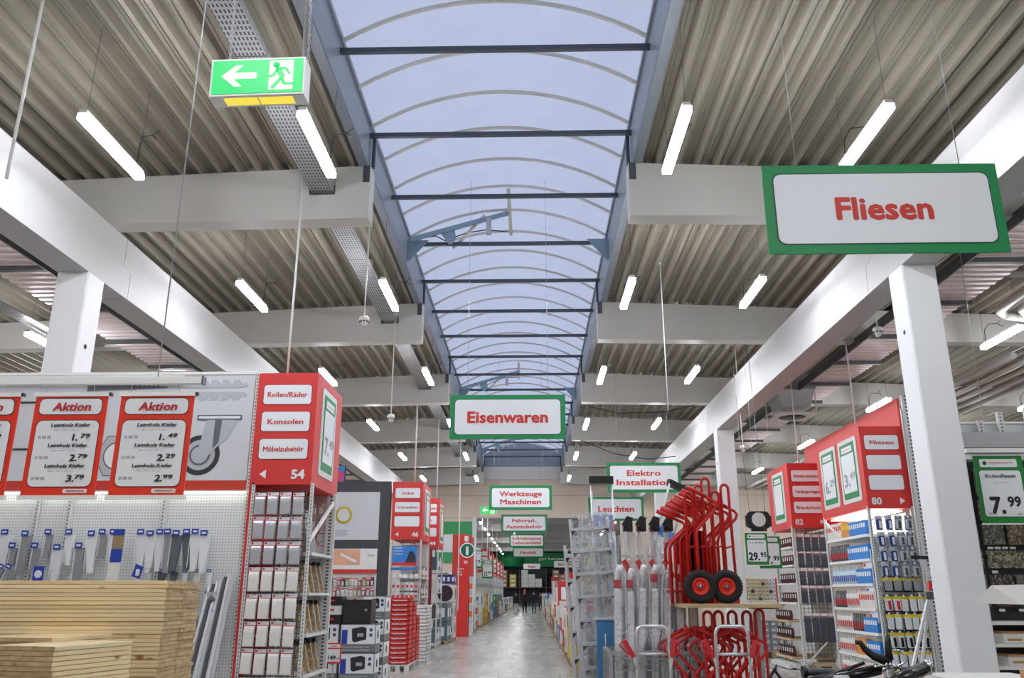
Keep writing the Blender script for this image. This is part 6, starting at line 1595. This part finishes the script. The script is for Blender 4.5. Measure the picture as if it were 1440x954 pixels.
for i, z in enumerate((.26, .66, 1.06, 1.46, 1.90, 2.32, 2.74)):
    for j in range(7):
        o = copy_tree(c0); o.name = 'cable_coil'; o.location = (6.24 if z > 1.3 else 6.05, 20.72 + j * .18, z + .0)
        tag(o, 'maroon cable coil with white tag, rack 82, %s shelf up, %s along' % (nth(i + 1), nth(j + 1)), 'cable coil', 'maroon cable coils on rack 82')
drop(c0)
t = thing('pallet_goods', 'bundle of pale bars on the floor under the cable coils', 'bar bundle', (6.0, 21.2, 0))
for k in range(4): MB().box(5.86 + k * .09, 5.94 + k * .09, 20.5, 22.0, .02 + (k % 2) * .02, .12 + (k % 2) * .02).build('bar', SHELFG, t)

# black round clock-like lamp and price signs by the second column
t = thing('floodlight', 'black square floodlight with round pale disc hanging above the 29.95 sign', 'floodlight', (5.0, 18.9, 3.7))
MB().prism(rrect(5.03, 3.22, .50, .38, .10), 18.9, 19.0).build('housing', BLACK, t)
mb = MB(); disc(mb, 5.03, 3.23, .155, 18.895, 24); mb.build('pale_disc', mat('disc_pale', (214, 214, 210), .5), t)
for s_ in (-1, 1): MB().box(5.03 + s_ * .27 - .015, 5.03 + s_ * .27 + .015, 18.93, 18.97, 3.08, 3.32).build('bracket', BLACK, t)
MB().box(4.86, 5.20, 18.92, 18.98, 2.98, 3.03).build('lower_bar', BLACK, t)
wires(t, [((4.85, 18.95, 3.38), (4.7, 18.95, 7.9)), ((5.2, 18.95, 3.38), (5.1, 18.95, 7.9))], m=BLACK)
price_sign(4.62, 5.10, 18.6, 2.25, 2.92, '2 x 18 Watt', '', '29.', '95', 'green price sign reading 29.95 beside the second column', top=7.9)
price_sign(5.10, 5.60, 19.4, 2.20, 2.90, '', '', '17.', '99', 'green price sign half hidden behind the 29.95 sign', top=7.9)
t = thing('socket_display', 'wall display board of cream sockets and switches beyond the second column', 'display board', (6.4, 25.5, 0))
MB().box(5.6, 8.6, 25.5, 25.6, 0, 3.0).build('display_back', WHITE, t)
MB().box(7.10, 7.14, 25.46, 25.5, 1.3, 2.1).build('red_post', RED, t)
SOC = mat('socket_cream', (222, 210, 170), .4); n_ = 0
for i in range(7):
    for j in range(9):
        x = 6.18 + j * .105; z = 1.37 + i * .105
        o = MB().box(x, x + .085, 25.46, 25.5, z, z + .085).build('socket', [SOC, PANELW, DGREY][(i * 3 + j * 5) % 7 % 3 if (i + j) % 5 == 0 else (j > 6) * 1], t)
        MB().box(x + .028, x + .057, 25.455, 25.46, z + .028, z + .057).build('socket_hole', INK, o)
for i in range(5):
    for j in range(6):
        x = 5.9 + j * .20; z = .18 + i * .155
        c = thing('storage_bin', '%s grey storage bin, %s row up, under the socket display' % (nth(j + 1), nth(i + 1)), 'drawer box', (x, 24.2, z), 'grey storage drawers under the socket display')
        MB().box(x, x + .185, 24.2, 24.6, z, z + .145).build('drawer_body', mat('drawer_grey', (150, 156, 166), .4), c); MB().box(x + .05, x + .135, 24.195, 24.2, z + .05, z + .09).build('label', PANELW, c)
t = pallet(5.85, 7.2, 24.1, 24.7, 'pallet under the grey storage drawers', h=.178)
for i in range(7):
    t = thing('pipe_bundle', nth(i + 1) + ' pale bundle of plastic bags lying above the grey drawers', 'bundle', (6.3, 24.3, .96 + i * .05), 'pale bundles above the drawers')
    z = .96 + i * .075; MB().prism(rrect(6.35 + .1 * (i % 3), z + .036, .8, .068, .03), 24.15, 24.6).build('bundle_body', [WHITEBAG, BLACK, GREYBAG][i % 3 if i > 2 else 0], t)

# ================================================================ tile display behind the near column
TD = thing('tile_display', 'dark tile display with framed mosaic samples behind the near white column', 'tile display', (7.5, 12.2, 0))
MB().box(5.66, 10.6, 12.30, 12.36, 0, 3.50).build('dark_back', mat('tile_board_dark', (44, 44, 50), .45), TD)
MB().box(5.9, 10.6, 12.05, 12.2, 3.50, 3.64).build('white_top_strip', WHITE, TD)
MB().box(6.2, 10.6, 11.98, 12.3, 3.66, 3.88).build('grey_fascia', GALV, TD); MB().box(6.0, 10.6, 12.2, 12.26, 3.88, 4.05).build('upper_panel', mat('pale_panel', (206, 212, 212), .5), TD)
MB().box(6.0, 10.6, 12.18, 12.28, 4.04, 4.07).build('upper_rail', WHITE, TD)
for x, zz in ((6.56, 4.08), (6.86, 4.2), (7.26, 4.27), (8.2, 4.3)): mb = MB(); post(mb, x, 12.12, 3.88, zz, .08, .05); mb.build('upright', PM, TD)
TS = [mat_tile('mosaic_green_grid', [(120, 124, 112), (92, 96, 88), (150, 150, 136), (80, 84, 78)], 45), mat_tile('mosaic_brown_mix', [(150, 128, 104), (110, 96, 84), (176, 160, 138), (90, 80, 72)], 45), mat_tile('mosaic_pebble', [(140, 138, 118), (110, 110, 96), (170, 166, 146), (70, 70, 62)], 38),
      mat_tile('granite_dark', [(52, 48, 46), (96, 92, 88), (60, 56, 54), (150, 146, 140)], 60), mat_tile('granite_grey', [(120, 118, 114), (90, 88, 86), (140, 138, 132), (104, 102, 98)], 60), mat_tile('slate_brown', [(60, 44, 36), (84, 62, 50), (48, 38, 34)], 6, 'noise')]
for r_, (z0, z1, cells) in enumerate(((3.0, 3.4, [(5.95, 6.32, 3), (6.42, 6.9, 0), (6.95, 7.4, 1)]), (2.66, 2.95, [(5.95, 6.3, 4), (6.42, 6.9, 1)]), (2.32, 2.60, [(5.95, 6.34, 4), (6.41, 6.70, 0), (6.75, 7.03, 1), (7.08, 7.5, 2)]), (2.0, 2.24, [(5.95, 6.35, 2), (6.42, 7.3, 2), (7.35, 8.0, 0)]), (1.70, 1.91, [(5.95, 6.35, 4), (6.42, 6.72, 3), (6.76, 7.2, 4)]), (1.48, 1.66, [(5.95, 6.36, 4), (6.44, 6.76, 5), (6.80, 7.2, 4)]))):
    for (a, b, k) in cells: MB().box(a, b, 12.24, 12.30, z0, z1).build('tile_sample', TS[k], TD)
for r_, (z, xs_) in enumerate(((2.255, (6.43, 6.53, 6.63, 6.74)), (1.93, (6.44,)), (1.42, (6.45, 6.72)))):
    for x in xs_: MB().box(x, x + .075, 12.22, 12.24, z, z + .035).build('name_tag', PANELW, TD)
for z in (1.30, 1.02, .74, .40, .08): MB().box(5.95, 10.6, 11.9, 12.3, z - .045, z).build('shelf', WHITE, TD)
for i, (x, z, w_, h_) in enumerate(((6.30, 1.022, .30, .12), (6.66, 1.022, .7, .12), (6.32, .742, .28, .11), (6.70, .742, .7, .13), (6.36, .402, .3, .1), (6.72, .402, .6, .1))):
    c = thing('tile_carton', nth(i + 1) + ' pale tile carton on the low shelves of the tile display, from the top', 'carton', (x, 12, z), 'tile cartons on the low shelves')
    MB().box(x, x + w_, 11.95, 12.25, z, z + h_).build('body', BLACK if i == 3 else WHITEBAG, c); MB().box(x + .05, x + w_ * .8, 11.947, 11.95, z + .03, z + .06).build('label', CARD, c)
    MB().box(x, x + w_, 11.95, 12.25, z + h_ + .002, z + h_ + .03).build('lid', CARD, c)
price_sign(6.04, 6.70, 11.5, 2.555, 3.46, 'Bodenfliesen', 'Silver grau 34x34', '7.', '99', 'green price sign reading Bodenfliesen 7.99 beside the near white column', was='13.99', top=3.54)
price_sign(6.80, 7.46, 11.6, 2.555, 3.46, 'Fliesen', '', '9.', '99', 'green price sign cut by the picture edge beside the Bodenfliesen sign', top=3.54)
MB().box(5.95, 9.5, 11.45, 11.62, 3.50, 3.56).build('hanging_rail', WHITE, TD)
# roof shaped white cover
t = thing('folded_cover', 'white roof shaped metal cover sticking in at the tile side edge', 'cover', (3.2, 5.6, 1.7))
A = (2.59, 5.2, 1.598); B = (2.72, 5.2, 1.70); C_ = (2.87, 5.2, 1.592)
mb = MB(); D_ = (.9, .25)
mb.add([A, B, (B[0] + D_[0], B[1] + D_[1], B[2] + .02), (A[0] + D_[0], A[1] + D_[1], A[2])], [(0, 1, 2, 3)]); mb.add([B, C_, (C_[0] + D_[0], C_[1] + D_[1], C_[2]), (B[0] + D_[0], B[1] + D_[1], B[2] + .02)], [(0, 1, 2, 3)]); mb.add([A, C_, B], [(0, 1, 2)])
mb.build('cover_sheet', WHITE, t)
MB().box(3.3, 3.36, 5.3, 5.36, 0, 1.6).build('stand_post', GALV, t)
# cartons and tiles at the lower edge
for i, (x0, x1, y0, y1, z0, z1, m) in enumerate(((3.05, 3.75, 6.6, 7.1, .98, 1.06, WHITEBAG), (2.78, 3.02, 6.3, 6.7, .96, 1.02, WHITEBAG), (3.5, 4.2, 6.1, 6.5, 1.04, 1.13, CARD))):
    c = thing('flat_carton', ['white flat carton with red print lying before the near column', 'small white flat carton before the near column', 'brown flat carton at the lower tile side edge'][i], 'carton', (x0, y0, z0)); MB().box(x0, x1, y0, y1, z0, z1).build('body', m, c); MB().box(x0 + .02, x0 + .12, y0 - .003, y0, z0 + .01, z1 - .01).build('print', RED, c)
t = thing('display_table', 'grey display table under the flat cartons before the near column', 'table', (3.5, 6.7, 0))
MB().box(2.7, 4.3, 6.0, 7.2, .90, .958).build('table_top', SHELFG, t)
for x in (2.75, 4.2):
    for y in (6.05, 7.1): MB().box(x, x + .05, y, y + .05, 0, .90).build('leg', SHELFG, t)

# leaning silver tools before the tall upright
t = thing('grabber_tool', 'pair of long silver bars with red tip leaning by the tall perforated upright', 'tool', (5.1, 12.0, 0))
mb = MB(); mb.bar((4.80, 12.0, .02), (5.40, 12.0, 1.60), .05, .03); mb.bar((5.02, 12.02, .02), (5.43, 12.02, 1.66), .05, .03); mb.build('bar', ALU, t)
MB().box(5.37, 5.46, 11.97, 12.0, 1.58, 1.68).build('joint', DGREY, t); mb = MB(); mb.bar((5.43, 12.0, 1.70), (5.45, 12.0, 1.82), .05, .04); mb.build('red_tip', RED, t)
mb = MB(); mb.bar((5.24, 12.0, 2.14), (5.48, 12.0, 2.13), .03, .05); mb.build('hook_bar', BLACK, t); mb = MB(); mb.bar((5.36, 12.0, 2.12), (5.48, 12.0, 1.88), .03, .05); mb.build('arm', ALU, t)

# black carrier with chrome tubes at the lower edge
t = thing('bicycle_carrier', 'black bicycle carrier with chrome tubes and curved black levers at the lower edge', 'carrier', (2.5, 5.9, 0))

def TB(pts, r, m, nm, n=10):
    mb = MB(); mb.tube(pts, r, n); return mb.build(nm, m, t)
Yc = 5.0; CG = mat('black_gloss_tube', (24, 25, 28), .22)
TB([(1.515, Yc, 1.235), (1.54, Yc, 1.238), (1.75, Yc + .1, 1.222), (1.9, Yc + .2, 1.20)], .022, DGREY, 'roll_tube', 12)
TB([(1.500, Yc, 1.236), (1.522, Yc, 1.236)], .032, CG, 'roll_cap', 14)
TB([(1.40, Yc - .1, 1.185), (1.66, Yc - .05, 1.232), (1.845, Yc, 1.283)], .010, CG, 'long_rod')
TB([(1.46, Yc - .12, 1.165), (1.70, Yc - .06, 1.212), (1.92, Yc, 1.250)], .030, CG, 'main_tube', 14)
mb = MB(); mb.prism(rrect(1.66, 1.222, .085, .022, .010), Yc - .155, Yc - .15); mb.build('oval_badge', PANELW, t)
TB([(1.80, Yc - .2, 1.155), (2.0, Yc - .1, 1.212), (2.19, Yc, 1.262)], .036, CG, 'padded_tube', 16)
TB([(1.85, Yc - .24, 1.150), (2.03, Yc - .15, 1.196), (2.185, Yc - .04, 1.240)], .007, CHROME, 'chrome_stripe')
mb = MB(); mb.lathe([(.030, -.012), (.040, -.010), (.040, .012), (.030, .012)], (2.19, Yc, 1.262), 'x', 18); mb.build('end_ring', CHROME, t)
mb = MB(); mb.tube([(1.812, Yc, 1.392), (1.838, Yc, 1.390), (1.858, Yc, 1.358), (1.90, Yc, 1.322), (1.955, Yc, 1.300), (1.99, Yc, 1.288)], [.012, .015, .018, .022, .026, .02], 10); mb.build('curved_lever', BLACK, t)
mb = MB(); mb.tube([(1.999, Yc, 1.436), (1.992, Yc, 1.40), (1.986, Yc, 1.35), (1.990, Yc, 1.30)], [.010, .017, .019, .022], 10); mb.build('upright_lever', BLACK, t)
TB([(2.0, Yc, 1.350), (2.05, Yc, 1.350), (2.08, Yc, 1.322), (2.078, Yc, 1.295), (2.05, Yc, 1.275), (1.995, Yc, 1.272)], .006, CHROME, 'chrome_loop')
TB([(1.93, Yc - .03, 1.245), (1.96, Yc - .03, 1.262), (2.01, Yc - .03, 1.268), (2.045, Yc - .03, 1.250)], .009, CHROME, 'chrome_hook')
TB([(1.985, Yc - .04, 1.285), (2.005, Yc - .04, 1.250)], .005, CHROME, 'chrome_pin')
for i in range(5): TB([(1.88 + .02 * i, Yc - .04, 1.262 + .006 * (i % 2)), (1.89 + .02 * i, Yc - .06, 1.272 + .004 * i)], .007, CHROME, 'clamp_screw', 8)
TB([(1.305, Yc - .02, 1.19), (1.338, Yc, 1.238), (1.362, Yc, 1.270), (1.352, Yc, 1.238), (1.385, Yc - .02, 1.185)], .008, BLACK, 'strap')
MB().box(1.3, 2.3, 4.8, 5.3, .0, 1.13).build('base_stand', mat('stand_dark', (60, 62, 66), .5), t)
